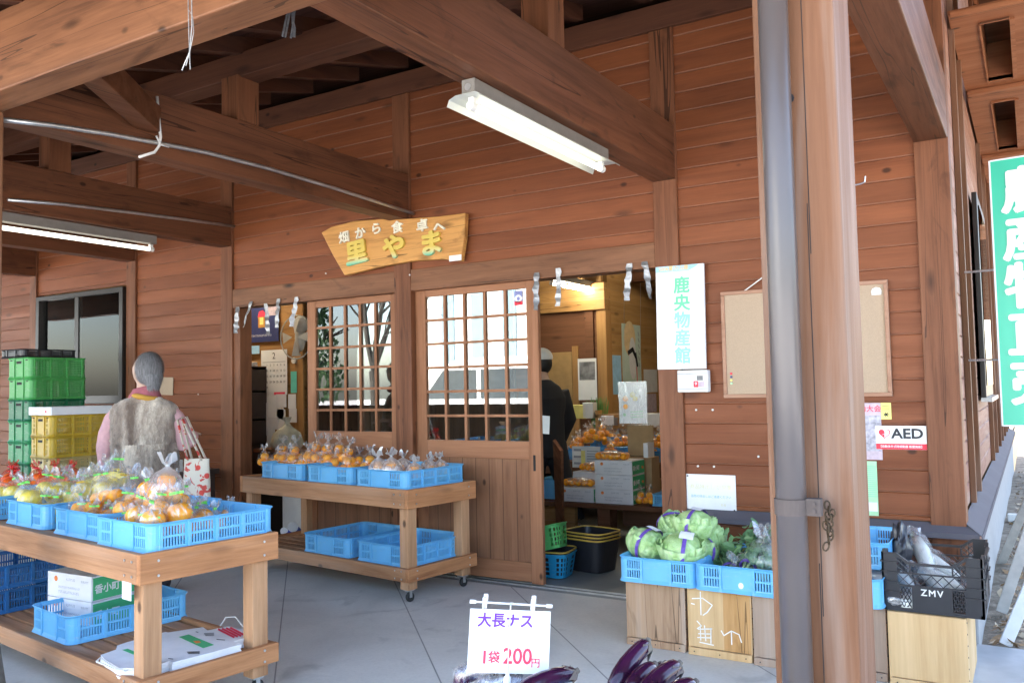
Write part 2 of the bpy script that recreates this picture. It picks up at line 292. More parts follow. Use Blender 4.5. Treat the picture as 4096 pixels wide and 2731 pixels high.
# ------------------------------------------------------------------ mesh helpers
class MB:
    def __init__(s): s.v = []; s.f = []
    def add(s, vs, fs):
        o = len(s.v); s.v += [tuple(x) for x in vs]; s.f += [tuple(i + o for i in f) for f in fs]; return s
    def box(s, a, b, M_=None):
        x0, y0, z0 = a; x1, y1, z1 = b
        vs = [Vector(p) for p in ((x0, y0, z0), (x1, y0, z0), (x1, y1, z0), (x0, y1, z0), (x0, y0, z1), (x1, y0, z1), (x1, y1, z1), (x0, y1, z1))]
        if M_ is not None: vs = [M_ @ p for p in vs]
        return s.add(vs, [(0, 3, 2, 1), (4, 5, 6, 7), (0, 1, 5, 4), (1, 2, 6, 5), (2, 3, 7, 6), (3, 0, 4, 7)])
    def beam(s, p, q, w, h, up=(0, 0, 1)):
        p, q = Vector(p), Vector(q); d = q - p; L = d.length; y = d.normalized(); x = y.cross(Vector(up)).normalized(); z = x.cross(y)
        m = Matrix((x, y, z)).transposed().to_4x4(); m.translation = p
        return s.box((-w / 2, 0, -h / 2), (w / 2, L, h / 2), m)
    def tube(s, pts, rad, n=8, cap=True):
        pts = [Vector(p) for p in pts]; k = len(pts); rs = rad if isinstance(rad, (list, tuple)) else [rad] * k
        t0 = (pts[1] - pts[0]).normalized(); ref = Vector((0, 0, 1)) if abs(t0.z) < .9 else Vector((0, -1, 0))
        nx = t0.cross(ref).normalized(); vs = []
        for i, p in enumerate(pts):
            t = ((pts[min(i + 1, k - 1)] - pts[max(i - 1, 0)])).normalized()
            nx = (nx - t * nx.dot(t)).normalized(); ny = t.cross(nx); r = rs[i]
            rx, ry = r if isinstance(r, (tuple, list)) else (r, r)
            vs += [p + nx * (math.cos(a) * rx) + ny * (math.sin(a) * ry) for a in (2 * math.pi * j / n for j in range(n))]
        fs = [(i * n + j, i * n + (j + 1) % n, (i + 1) * n + (j + 1) % n, (i + 1) * n + j) for i in range(k - 1) for j in range(n)]
        if cap: fs += [tuple(range(n - 1, -1, -1)), tuple((k - 1) * n + j for j in range(n))]
        return s.add(vs, fs)
    def lathe(s, prof, n=20, c=(0, 0, 0), fn=None):
        c = Vector(c); vs = []
        for (r, z) in prof:
            for j in range(n):
                a = 2 * math.pi * j / n; p = Vector((r * math.cos(a), r * math.sin(a), z))
                if fn: p = fn(p, a)
                vs.append(c + p)
        k = len(prof); fs = [(i * n + j, i * n + (j + 1) % n, (i + 1) * n + (j + 1) % n, (i + 1) * n + j) for i in range(k - 1) for j in range(n)]
        return s.add(vs, fs)
    def ball(s, c, r, n=14, m=9, fn=None, M_=None):
        rr = r if isinstance(r, (tuple, list)) else (r, r, r); vs = []; c = Vector(c)
        for i in range(m + 1):
            th = math.pi * i / m
            for j in range(n):
                a = 2 * math.pi * j / n; u = Vector((math.sin(th) * math.cos(a), math.sin(th) * math.sin(a), -math.cos(th)))
                p = Vector((u.x * rr[0], u.y * rr[1], u.z * rr[2]))
                if fn: p = fn(p, u)
                if M_ is not None: p = M_ @ p
                vs.append(c + p)
        return s.add(vs, [(i * n + j, i * n + (j + 1) % n, (i + 1) * n + (j + 1) % n, (i + 1) * n + j) for i in range(m) for j in range(n)])
    def prism(s, poly, t0, t1, fr=None):
        """poly in (a, b); fr(a, b, t) -> 3d point"""
        fr = fr or (lambda a, b, t: (a, b, t)); n = len(poly)
        vs = [fr(a, b, t0) for a, b in poly] + [fr(a, b, t1) for a, b in poly]
        return s.add(vs, [tuple(range(n - 1, -1, -1)), tuple(range(n, 2 * n))] + [(i, (i + 1) % n, n + (i + 1) % n, n + i) for i in range(n)])
    def quad(s, *p): return s.add(p, [(0, 1, 2, 3)])
    def build(s, name, mat, parent=None, smooth=False, bevel=0, solid=0, mods=()):
        me = bpy.data.meshes.new(name); me.from_pydata(s.v, [], s.f)
        bm = bmesh.new(); bm.from_mesh(me); bmesh.ops.remove_doubles(bm, verts=bm.verts, dist=1e-5); bmesh.ops.recalc_face_normals(bm, faces=bm.faces); bm.to_mesh(me); bm.free()
        me.materials.append(mat)
        if smooth: me.polygons.foreach_set('use_smooth', [True] * len(me.polygons))
        o = bpy.data.objects.new(name, me); C.objects.link(o)
        if parent: o.parent = parent
        if solid: d = o.modifiers.new('solid', 'SOLIDIFY'); d.thickness = solid; d.offset = 0
        for k in mods: k(o)
        if bevel: b = o.modifiers.new('bevel', 'BEVEL'); b.width = bevel; b.segments = 2; b.limit_method = 'ANGLE'; b.angle_limit = R(40)
        return o
def tag(o, label=None, cat=None, group=None, kind=None):
    for k, v in (('label', label), ('category', cat), ('group', group), ('kind', kind)):
        if v: o[k] = v
    return o
def thing(name, label, cat, loc=(0, 0, 0), rz=0, group=None):
    o = bpy.data.objects.new(name, None); C.objects.link(o); o.location = loc; o.rotation_euler = (0, 0, rz); o.empty_display_size = .05
    return tag(o, label, cat, group)
def dup(root, loc, rz=0, label=None, group=None, scale=None, rot=None):
    r = root.copy(); C.objects.link(r); r.location = loc; r.rotation_euler = rot if rot else (0, 0, rz)
    if scale: r.scale = scale if isinstance(scale, tuple) else (scale,) * 3
    if label: r['label'] = label
    if group: r['group'] = group
    def kids(a, b):
        for ch in list(a.children):
            c = ch.copy(); C.objects.link(c); c.parent = b; kids(ch, c)
    kids(root, r)
    return r
_font = {}
def T(x, y, z): return Matrix.Translation((x, y, z))
def text(name, body, size, mat, parent, mtx, bold=0, ext=.0015, align='CENTER', spacing=1, line=1.0, wx=1.0):
    cu = bpy.data.curves.new('lettering', 'FONT'); cu.body = body; cu.size = size; cu.extrude = ext; cu.offset = bold; cu.align_x = align; cu.align_y = 'CENTER'
    cu.offset = 0; cu.space_character = spacing; cu.space_line = line; cu.resolution_u = 3
    o = bpy.data.objects.new('lettering', cu); C.objects.link(o)
    me = bpy.data.meshes.new_from_object(o.evaluated_get(bpy.context.evaluated_depsgraph_get()))
    bpy.data.objects.remove(o); bpy.data.curves.remove(cu)
    if bold:
        bm = bmesh.new()
        for k, (dx, dy) in enumerate(((0, 0), (1, 0), (-1, 0), (0, 1), (0, -1), (.7, .7), (-.7, .7), (.7, -.7), (-.7, -.7))):
            m2 = me.copy(); m2.transform(T(dx * bold, dy * bold, -k * .00003)); bm.from_mesh(m2); bpy.data.meshes.remove(m2)
        bm.to_mesh(me); bm.free()
    me.transform(mtx @ Matrix.Diagonal((wx, 1, 1, 1))); me.materials.clear(); me.materials.append(mat); me.name = name
    q = bpy.data.objects.new(name, me); C.objects.link(q)
    if parent: q.parent = parent
    return q
FRONT = Matrix(((1, 0, 0, 0), (0, 0, -1, 0), (0, 1, 0, 0), (0, 0, 0, 1)))      # text plane -> faces -Y
EAST = Matrix(((0, 0, 1, 0), (1, 0, 0, 0), (0, 1, 0, 0), (0, 0, 0, 1)))        # text plane -> faces +X
def T(x, y, z): return Matrix.Translation((x, y, z))
def stroke(mb, pts, w, fr):
    """flat marker stroke along 2d points, fr(a, b) -> 3d"""
    for (a, b), (c, d) in zip(pts, pts[1:]):
        L = math.hypot(c - a, d - b) or 1; nx, ny = -(d - b) / L * w / 2, (c - a) / L * w / 2; ex, ey = (c - a) / L * w * .3, (d - b) / L * w * .3
        mb.add([fr(a - ex + nx, b - ey + ny), fr(a - ex - nx, b - ey - ny), fr(c + ex - nx, d + ey - ny), fr(c + ex + nx, d + ey + ny)], [(0, 1, 2, 3)])
def scribble(mb, x0, z0, wd, ht, n, fr, w=.002, seed=1):
    """rows of small illegible print"""
    q = random.Random(seed)
    x = x0
    while x < x0 + wd:
        l = ht * q.uniform(.5, .9)
        stroke(mb, [(x, z0 + q.uniform(0, ht)), (x + l * .7, z0 + q.uniform(0, ht))], w, fr); stroke(mb, [(x + l * .4, z0), (x + l * .4 + q.uniform(-.2, .2) * l, z0 + ht)], w, fr)
        x += l * 1.15

# ------------------------------------------------------------------ ground
def sheet(name, mat, x0, y0, x1, y1, z, kind='structure', thick=.12):
    mb = MB().box((x0, y0, z - thick), (x1, y1, z)); o = mb.build(name, mat); return tag(o, kind=kind)
sheet('porch_floor', M['floor'], -14, -3.55, -.285, -.05, 0)
sheet('pavement', M['paver'], -.281, -3.55, 3.5, .0, -.012)
sheet('shop_floor', M['infloor'], -11, -.046, -.32, 9, -.004)
sheet('parking_lot', M['asphalt'], -80, -90, 60, -3.554, -.06)
# leaf strewn ground beside the shop: gently uneven
gm = MB(); nx_, ny_ = 60, 70
def gz(x, y): return -.035 + .045 * (noise.noise(Vector((x * .7, y * .7, 0))) + .4 * noise.noise(Vector((x * 3, y * 3, 1))))
gv = []
for j in range(ny_ + 1):
    for i in range(nx_ + 1):
        x = -.27 + (i / nx_) ** 2 * 60; y = .02 + (j / ny_) ** 2 * 80; gv.append((x, y, gz(x, y) * min(1, (y + .1) * 4)))
gm.add(gv, [(j * (nx_ + 1) + i, j * (nx_ + 1) + i + 1, (j + 1) * (nx_ + 1) + i + 1, (j + 1) * (nx_ + 1) + i) for j in range(ny_) for i in range(nx_)])
tag(gm.build('ground', M['soil'], smooth=True), kind='structure')
sheet('terrain', M['soil'], -90, 9.5, -.5, 90, -.1)
for nm_, mt_, cnt, sd_ in (('leaf_litter', M['litter'], 2600, 3), ('pale_leaf_litter', M['litter2'], 2400, 4)):
    q = random.Random(sd_); mb = MB()
    for _ in range(cnt):
        y = .06 + q.random() ** 1.6 * 9; x = -.22 + q.random() * 3.2
        z = gz(x, y) * min(1, (y + .1) * 4) + .012; s_ = q.uniform(.014, .04); m_ = Euler((q.uniform(-.7, .7), q.uniform(-.7, .7), q.uniform(0, 6.3))).to_matrix()
        P = [Vector(p) for p in ((-s_, 0, 0), (0, -s_ * .5, .004), (s_, 0, .007), (0, s_ * .5, .004))]
        mb.add([m_ @ p + Vector((x, y, z)) for p in P], [(0, 1, 2, 3)])
    tag(mb.build(nm_, mt_), kind='stuff', label='dry leaves strewn on the bare ground beside the shop')
mb = MB(); q = random.Random(9)
for _ in range(1500):
    x = q.uniform(.1, 1.6); y = q.uniform(7.5, 14); h = q.uniform(.05, .16); a = q.uniform(0, 6.3); z = gz(x, y)
    mb.add([(x - .01 * math.cos(a), y - .01 * math.sin(a), z), (x + .01 * math.cos(a), y + .01 * math.sin(a), z), (x + q.uniform(-.05, .05), y + q.uniform(-.05, .05), z + h)], [(0, 1, 2)])
tag(mb.build('grass', M['grassm']), kind='stuff', label='green grass tufts growing far along the side of the shop')

# ------------------------------------------------------------------ the shop building
shop = thing('shop_building', 'brown timber shop with deep porch, plank walls and sliding lattice doors', 'building')
def piece(name, a, b, mat, bevel=.004, parent=shop, label=None):
    o = MB().box(a, b).build(name, mat, parent, bevel=bevel)
    if label: o['label'] = label
    return o
PX = [(-.455, -.30), (-1.845, -1.70), (-3.79, -3.645), (-5.595, -5.46), (-6.84, -6.71), (-8.38, -8.27), (-10.1, -9.97)]
SL = .264
def roofz(y): return 3.51 + SL * y          # underside of the rafters
for i, (a, b) in enumerate(PX): piece('wall_post', (a, -.022, 0), (b, .12, 3.328), M['post'])
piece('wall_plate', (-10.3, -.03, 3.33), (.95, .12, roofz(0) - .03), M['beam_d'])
def siding(mb, x0, x1, z0, z1, fr, pitch=.1125, ph=.014):
    prof = []; k = math.floor((z0 - ph) / pitch)
    zs = []
    while True:
        a = ph + k * pitch; b = a + pitch
        if a >= z1: break
        zs += [(.007, a + .001), (.0, a + .006), (.0, b - .006), (.007, b - .001)]; k += 1
    for (d, z) in zs:
        z = min(max(z, z0), z1)
        prof.append((d, z))
    vs = [fr(x, d, z) for x in (x0, x1) for d, z in prof]; n = len(prof)
    mb.add(vs, [(i, n + i, n + i + 1, i + 1) for i in range(n - 1)])
ff = lambda x, d, z: (x, d, z)
sd = MB()
for x0, x1, z0, z1 in ((-1.70, -.455, .555, 3.33), (-3.645, -1.845, 2.082, 3.33), (-5.46, -3.79, 2.082, 3.33), (-6.71, -5.595, .0, 3.33), (-8.27, -6.84, 2.235, 3.33), (-8.27, -6.84, 0, 1.215), (-9.97, -8.38, 0, 3.33), (-14, -10.1, 0, 3.33)):
    siding(sd, x0, x1, z0, z1, ff)
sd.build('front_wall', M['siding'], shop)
bk = MB()
for x0, x1, z0, z1 in ((-1.84, -.31, 0, 3.5), (-3.8, -1.84, 2.09, 3.5), (-5.5, -3.8, 2.09, 3.5), (-6.78, -5.5, 0, 3.5), (-8.3, -6.78, 2.24, 3.5), (-8.3, -6.78, 0, 1.21), (-14, -8.3, 0, 3.5)):
    bk.box((x0, .06, z0), (x1, .10, z1))
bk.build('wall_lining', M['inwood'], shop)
for a, b in ((-3.645, -1.845), (-5.46, -3.79)): piece('lintel', (a, -.018, 1.93), (b, .11, 2.08), M['beam_x'])
piece('base_board', (-1.70, -.006, 0), (-.30, .055, .498), M['siding'], .002)
mb = MB().box((-1.70, -.075, .502), (-.245, .03, .512)).box((-1.70, -.077, .487), (-.245, -.073, .513)); mb.add([(-1.7, -.074, .5122), (-.245, -.074, .5122), (-.30, -.001, .552), (-1.7, -.001, .552)], [(0, 1, 2, 3)])
mb.build('sill_flashing', M['flash'], shop)
# side wall facing +X
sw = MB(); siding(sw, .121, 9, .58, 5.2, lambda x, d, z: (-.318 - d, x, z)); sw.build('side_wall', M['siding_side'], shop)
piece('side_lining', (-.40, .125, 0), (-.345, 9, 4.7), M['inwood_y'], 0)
mb = MB(); q = random.Random(4)
for i in range(9):
    y = (.62, 1.16, 3.35, 4.2, 5.05, 5.9, 6.75, 7.6, 8.4)[i]; mb = MB().box((-.317, y, .575), (-.287, y + .055, 4.9)); mb.build('side_batten', M['post_old'], shop, bevel=.003)
mb = MB().box((-.33, -.02, .50), (-.235, 9, .507)); mb.add([(-.235, -.072, .507), (-.235, 9, .507), (-.315, 9, .565), (-.315, -.01, .565)], [(0, 1, 2, 3)]); mb.box((-.237, -.07, .472), (-.233, 9, .508)); mb.build('side_sill', M['flash'], shop)
piece('side_base_board', (-.335, .06, .40), (-.262, 9, .47), M['siding_side'], .003)
piece('plinth', (-.36, .001, -.1), (-.270, 9, .398), M['concrete'], .01)
# side window: tall dark frame seen edge on
wn = MB().box((-.30, 1.90, 1.12), (-.268, 3.05, 2.52)).build('window', M['winframe'], shop, bevel=.004); wn['label'] = 'dark framed window on the side wall'
MB().box((-.2665, 1.98, 1.2), (-.262, 2.97, 2.44)).build('pane', M['winglass'], wn); MB().box((-.3, 1.88, 1.09), (-.235, 3.07, 1.118)).build('sill', M['metal'], wn)
# back and left walls keep the inside dark
piece('back_wall', (-14, 9, -.1), (-.3, 9.1, 5.2), M['inwood'], 0); piece('end_wall', (-14.1, .12, -.1), (-14, 9, 5.2), M['inwood_y'], 0)

# porch: beams from the wall out to the front, front beam and its two posts
FY0, FY1 = -2.94, -2.80
for i in (0, 1, 2, 3, 4, 5): a, b = PX[i]; piece('porch_beam', (a + .001, FY1 + .002 if i else FY0 - .002, 2.43), (b - .001, -.024, 2.745), M['beam_y'], .006)
piece('front_beam', (-13, FY0, 2.425), (-.458, FY1, 2.74), M['beam_x'], .006); piece('front_beam', (-.298, FY0, 2.425), (.95, FY1, 2.74), M['beam_x'], .006)
rp = piece('porch_post', (-.458, -2.938, 0), (-.300, -2.760, 2.422), M['post_old'], .006, label='weathered porch post with drainpipe in front')
mb = MB()
for k in range(3): mb.tube([(-.3655 + .003 * k, -2.9383, 0.1 + .7 * k), (-.366 + .003 * k, -2.9383, .9 + .7 * k)], .0009, 4)
mb.build('crack', M['dark'], rp)
MB().tube([(-.3895, -2.9385, 1.815), (-.3895, -2.94, 1.815)], .010, 10).build('knot_hole', M['ink'], rp)
piece('porch_post', (-3.70, -2.938, .30), (-3.562, -2.80, 2.424), M['post_old'], .006); piece('porch_post', (-8.37, -2.938, .0), (-8.28, -2.80, 2.424), M['post_old'], .006)
MB().lathe([(.0, 0), (.135, 0), (.125, .1), (.105, .24), (.095, .30), (0, .30)], 14, (-3.631, -2.87, 0), lambda p, a: p * (1 + .05 * math.sin(3 * a))).build('base_stone', M['stone'], shop)
mb = MB().beam((-3.10, -2.80, 2.60), (-3.645, -2.06, 2.60), .10, .13); mb.build('corner_brace', M['beam_y'], shop, bevel=.004)
mb = MB().beam((-8.1, -2.80, 2.60), (-8.38, -2.1, 2.60), .10, .13)
for i in (1, 2, 3, 4): a, b = PX[i]; piece('king_post', (a + .005, -1.515, 2.747), (b - .005, -1.365, 3.0), M['post'], .004)
piece('king_post', (PX[0][0] + .005, -1.515, 2.747), (PX[0][1] - .005, -1.365, 3.0), M['post_old'], .004)
piece('purlin', (-13, -1.50, 2.99), (.95, -1.37, roofz(-1.43) - .005), M['beam_d'], .005)
RIDGE = 4.6
sz = 3.2; vents = [(.62, 1.69), (2.20, 3.67), (4.18, 5.65), (6.16, 7.6)]
mb = MB(); ys = [.40] + [v for ab in vents for v in ab] + [9]
for k in range(0, len(ys), 2): mb.box((-.16, ys[k], sz), (-.015, ys[k + 1], sz + .022))
mb.box((-.30, .40, sz), (-.1605, 9, sz + .022)).box((-.0145, .40, sz), (.95, 9, sz + .022)); mb.build('soffit_panel', M['soffit_plain'], shop)
for a, b in vents:
    vm = MB().box((-.165, a, sz - .012), (-.158, b, sz + .26)).box((-.018, a, sz - .012), (.006, b, sz + .26)).box((-.158, a - .02, sz - .010), (-.018, a, sz + .26)).box((-.158, b, sz - .010), (-.018, b + .02, sz + .26)).build('soffit_vent', M['soffit'], shop)
    MB().box((-.157, a + .001, sz + .25), (-.019, b - .001, sz + .262)).build('vent_mesh', M['indark'], vm)
for ya, yb in ((.36, .398), (1.82, 2.04), (3.80, 4.02), (5.75, 5.97)): piece('soffit_batten', (-.29, ya, sz - .03), (.95, yb, sz - .001), M['soffit'], .004)
def rafter(x, mat, y0, y1, w=.055, h=.095):
    mb = MB(); vs = []
    for yy in (y0, y1):
        z = roofz(yy)
        vs += [(x, yy, z), (x + w, yy, z), (x + w, yy, z + h), (x, yy, z + h)]
    mb.add(vs, [(0, 1, 2, 3), (7, 6, 5, 4), (0, 4, 5, 1), (1, 5, 6, 2), (2, 6, 7, 3), (3, 7, 4, 0)]); mb.build('rafter', mat, shop)
x = -9.6
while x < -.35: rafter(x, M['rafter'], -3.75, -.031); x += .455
for x in (.36, .86): rafter(x, M['soffit'], -3.75, RIDGE)
mb = MB()
for ya, yb in ((-3.85, RIDGE), (RIDGE, 13)):
    za = roofz(ya) + .097 if ya < RIDGE else roofz(RIDGE) + .097; zb = roofz(RIDGE) + .097 if yb == RIDGE else roofz(RIDGE) + .097 - .3 * (yb - RIDGE)
    mb.add([(-14.3, ya, za), (1.0, ya, za), (1.0, yb, zb), (-14.3, yb, zb), (-14.3, ya, za + .09), (1.0, ya, za + .09), (1.0, yb, zb + .09), (-14.3, yb, zb + .09)], [(0, 1, 2, 3), (7, 6, 5, 4), (0, 4, 5, 1), (1, 5, 6, 2), (2, 6, 7, 3), (3, 7, 4, 0)])
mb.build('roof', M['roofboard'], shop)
mb = MB().add([(-.30, -3.7, roofz(-3.7) + .094), (1.0, -3.7, roofz(-3.7) + .094), (1.0, RIDGE, roofz(RIDGE) + .094), (-.30, RIDGE, roofz(RIDGE) + .094)], [(0, 1, 2, 3)]); mb.build('soffit', M['soffit'], shop)

# drainpipe standing in front of the near post
dp = MB().tube([(-.404, -2.985, .02), (-.404, -2.985, 3.05)], .0285, 28).build('downpipe', M['pipe'], shop, smooth=True)
mb = MB().lathe([(.029, 0), (.0312, 0), (.0312, .030), (.029, .030)], 28, (-.404, -2.985, .998)); mb.box((-.375, -2.995, .998), (-.348, -2.975, 1.03)); mb.tube([(-.36, -2.998, 1.008), (-.36, -3.0, 1.008)], .004, 8); mb.tube([(-.36, -2.998, 1.021), (-.36, -3.0, 1.021)], .004, 8)
mb.build('pipe_bracket', M['bracket'], dp)
mb = MB()
def link(mb, c, r, t, rot):
    pts = [Vector(c) + Euler(rot).to_matrix() @ Vector((r * .6 * math.cos(a), 0, r * math.sin(a))) for a in (i * math.pi / 5 for i in range(11))]
    mb.tube(pts, t, 6, False)
for k in range(9): link(mb, (-.343 + .004 * math.sin(k * 1.3), -2.965 + .004 * math.cos(k * 2), 1.015 - k * .0095), .0085, .0017, (0, .3 * math.sin(k), k * 1.57 + .4))
for k in range(5): link(mb, (-.338 + .003 * math.cos(k), -2.958, 1.0 - k * .009), .008, .0016, (0, .2, k * 1.57))
tag(mb.build('chain', plain('brass chain', (.06, .04, .022), .5, .6)), 'small tarnished chain hanging from the drainpipe bracket', 'chain')
mb = MB().tube([at(1965, 425, 'y', -2.87), at(1978, 422, 'y', -2.87), at(1986, 418, 'y', -2.87), at(1987, 405, 'y', -2.87)], .0016, 6)
tag(mb.build('wire_hook', M['steel']), 'bent wire hook on the outer face of the near porch post', 'hook')

# window in the left bay
wx0, wx1, wz0, wz1 = -8.23, -6.86, 1.22, 2.215
win = thing('window', '', '')
win.parent = shop; win.name = 'window'
for k in ('label', 'category'):
    if k in win: del win[k]
win['label'] = 'dark aluminium sliding window in the left bay'
fm = MB().box((wx0, -.045, wz0 - .04), (wx1, .05, wz0 + .03)).box((wx0, -.045, wz1 - .04), (wx1, .05, wz1)).box((wx0, -.045, wz0 + .03), (wx0 + .05, .05, wz1 - .04)).box((wx1 - .05, -.045, wz0 + .03), (wx1, .05, wz1 - .04)); fm.build('frame', M['winframe'], win, bevel=.003)
mx = (wx0 + wx1) / 2 - .05
MB().box((mx - .03, -.02, wz0 + .03), (mx + .03, .0, wz1 - .04)).box((wx0 + .05, .012, wz0 + .03), (wx0 + .19, .03, wz1 - .04)).build('sash', M['winframe'], win)
MB().box((mx + .03, -.012, wz0 + .03), (wx1 - .05, -.006, wz1 - .04)).build('pane', M['winglass'], win)
MB().box((wx0 + .05, .002, wz0 + .03), (mx - .03, .008, wz1 - .04)).build('pane', M['winglass'], win)
MB().box((wx0 + .12, .035, wz0 - .01), (wx1 - .04, .04, wz1 - .03)).box((mx + .12, .028, wz0), (mx + .16, .034, wz1)).build('reflection_sheet', M['frost'], win)  # pale sheet behind the panes, standing in for frosted glass and its reflection

# lattice sliding doors
def lattice_door(x0, x1, z0, z1, gz0, gz1, label, y=.045, handle=True):
    d = thing('sliding_door', '', '', (0, 0, 0)); d.parent = shop
    for k in ('label', 'category'):
        if k in d: del d[k]
    d['label'] = label
    st = .085; ya, yb = y - .017, y + .017
    gx0, gx1 = x0 + st, x1 - st
    for a, b in ((x0, x0 + st), (x1 - st, x1)): MB().box((a, ya, z0), (b, yb, z1)).build('stile', M['door'], d, bevel=.003)
    for a, b in ((gz1, z1), (gz0 - .115, gz0), (z0 + .01, z0 + .13)): MB().box((gx0 + .0005, ya + .001, a), (gx1 - .0005, yb - .001, b)).build('rail', M['door_x'], d, bevel=.003)
    mb = MB()
    for i in range(1, 5): xx = gx0 + (gx1 - gx0) * i / 5; mb.box((xx - .0095, ya + .003, gz0), (xx + .0095, y - .004, gz1))
    for j in range(1, 6): zz = gz0 + (gz1 - gz0) * j / 6; mb.box((gx0, ya + .005, zz - .0085), (gx1, y - .0045, zz + .0085))
    mb.build('muntin', M['door'], d)
    MB().box((gx0, y - .0015, gz0), (gx1, y + .0015, gz1)).build('pane', M['glass'], d)
    mb = MB()
    for i in range(1, 5): xx = gx0 + (gx1 - gx0) * i / 5; mb.box((xx - .0095, y + .004, gz0), (xx + .0095, yb - .003, gz1))
    mb.build('back_muntin', M['door'], d)
    MB().box((gx0, y - .006, z0 + .13), (gx1, y + .006, gz0 - .115)).build('panel', M['door_panel'], d)
    if handle: MB().box((x1 - .055, ya - .0015, .72), (x1 - .038, ya - .0005, .82)).box((x1 - .052, ya - .003, .725), (x1 - .041, ya - .0012, .815)).build('pull', M['dark'], d)
    return d
lattice_door(-4.69, -3.79, .012, 1.935, .955, 1.88, 'left lattice door half behind the middle post', .055, False)
rdoor = lattice_door(-3.645, -2.665, .012, 1.955, .905, 1.885, 'right lattice door with vertical plank panel below', .045)
A, B = at(1181, 669, 'y', .04), at(1200, 700, 'y', .04)
stk = MB().box((A.x, .0405, B.z), (B.x, .0415, A.z)).build('door_sticker', M['navy_sticker'], rdoor); MB().box((A.x, .0398, B.z), (B.x, .0404, B.z + .025)).build('red_foot', M['red'], stk)
MB().tube([((A.x + B.x) / 2, .0403, A.z - .05), ((A.x + B.x) / 2, .0398, A.z - .05)], .026, 18).build('ring', M['paper'], stk); MB().tube([((A.x + B.x) / 2, .0397, A.z - .05), ((A.x + B.x) / 2, .0393, A.z - .05)], .012, 14).build('ring_hole', M['navy_sticker'], stk)
text('lettering', 'Q-NET', .022, M['paper'], stk, T((A.x + B.x) / 2, .0398, B.z + .042) @ FRONT, .0003, .0002)
piece('door_track', (-5.46, .012, -.003), (-1.845, .018, .006), M['metal'], 0); piece('door_track', (-5.46, .075, -.003), (-1.845, .081, .006), M['metal'], 0)
piece('jamb', (-5.46, -.005, 0), (-5.385, .115, 1.928), M['post'], .003)

# ------------------------------------------------------------------ inside the shop
piece('ceiling', (-10.5, .13, 2.72), (-.42, 9, 2.76), M['ceil'], 0)
IW = 3.5
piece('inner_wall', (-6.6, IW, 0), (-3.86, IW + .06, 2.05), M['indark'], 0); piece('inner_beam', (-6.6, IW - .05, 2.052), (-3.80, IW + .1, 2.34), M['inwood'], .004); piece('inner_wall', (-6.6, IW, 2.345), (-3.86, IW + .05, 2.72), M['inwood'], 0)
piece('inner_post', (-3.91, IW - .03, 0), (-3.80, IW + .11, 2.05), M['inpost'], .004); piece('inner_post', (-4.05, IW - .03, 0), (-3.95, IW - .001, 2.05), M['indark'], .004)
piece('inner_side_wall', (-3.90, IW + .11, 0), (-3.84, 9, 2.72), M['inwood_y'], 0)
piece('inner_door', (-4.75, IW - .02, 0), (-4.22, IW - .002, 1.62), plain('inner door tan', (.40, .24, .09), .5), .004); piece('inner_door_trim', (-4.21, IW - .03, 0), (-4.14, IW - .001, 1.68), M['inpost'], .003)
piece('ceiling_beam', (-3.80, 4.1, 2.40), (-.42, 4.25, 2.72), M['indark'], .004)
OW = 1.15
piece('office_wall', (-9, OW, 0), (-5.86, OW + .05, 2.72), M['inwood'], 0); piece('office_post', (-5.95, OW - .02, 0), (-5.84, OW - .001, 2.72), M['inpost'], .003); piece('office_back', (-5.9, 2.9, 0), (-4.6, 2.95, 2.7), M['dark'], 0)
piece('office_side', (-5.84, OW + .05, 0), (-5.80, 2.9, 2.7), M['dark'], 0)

def tube_lamp(label, c, ang, L=1.25, refl=True, parent_name='fluorescent_lamp', tilt=0):
    """strip light, tube along local Y, c = centre of the top of the housing"""
    t = thing(parent_name, label, 'lamp', c, ang)
    MB().box((-.03, -L / 2, -.062), (.03, L / 2, 0)).build('housing', M['housing'], t, bevel=.003)
    MB().tube([(0, -L / 2 - .0005, -.032), (0, -L / 2 - .0025, -.032)], .014, 16).build('knockout', M['metal'], t)
    if refl:
        prof = [(-.085, -.100), (-.075, -.075), (-.045, -.0635), (.045, -.0635), (.062, -.072), (.066, -.078)]
        mb = MB(); ys = (-L / 2 - .02, L / 2 + .05); n = len(prof)
        mb.add([(a, y, b) for y in ys for a, b in prof], [(i, i + 1, n + i + 1, n + i) for i in range(n - 1)]); mb.build('reflector', M['reflector'], t, solid=.0015)
    for s in (-1, 1):
        MB().box((-.012, s * (L / 2 - .03) - .012, -.11), (.012, s * (L / 2 - .03) + .012, -.066)).tube([(0, s * (L / 2 - .045), -.10), (0, s * (L / 2 - .01), -.10)], .017, 14).build('socket', M['sock'], t, smooth=False)
    MB().tube([(0, -L / 2 + .04, -.10), (0, L / 2 - .04, -.10)], .0145, 14).build('tube', M['tube' if c[1] < 0 else 'tube_in'], t, smooth=True)
    return t
tube_lamp('lit strip lamp with bent white reflector under the beam nearest the camera', (-1.785, -1.42, 2.428), 0, 1.20)
tube_lamp('lit strip lamp under the far left porch beam', (-5.545, -1.27, 2.428), 0, 1.2, False)
tube_lamp('lit strip lamp inside the shop seen through the open doorway', (-3.98, 3.1, 2.36), R(0), 1.0, False)
tube_lamp('unseen strip lamp added over the shop display tables to brighten the shop', (-2.2, 3.2, 2.70), 0, 1.2, False)  # added lamp, never in view, brightens the display tables
tube_lamp('unseen strip lamp added in the office to brighten it', (-6.6, .6, 2.70), R(90), 1.2, False)  # another added lamp out of view, lifts the light in the office

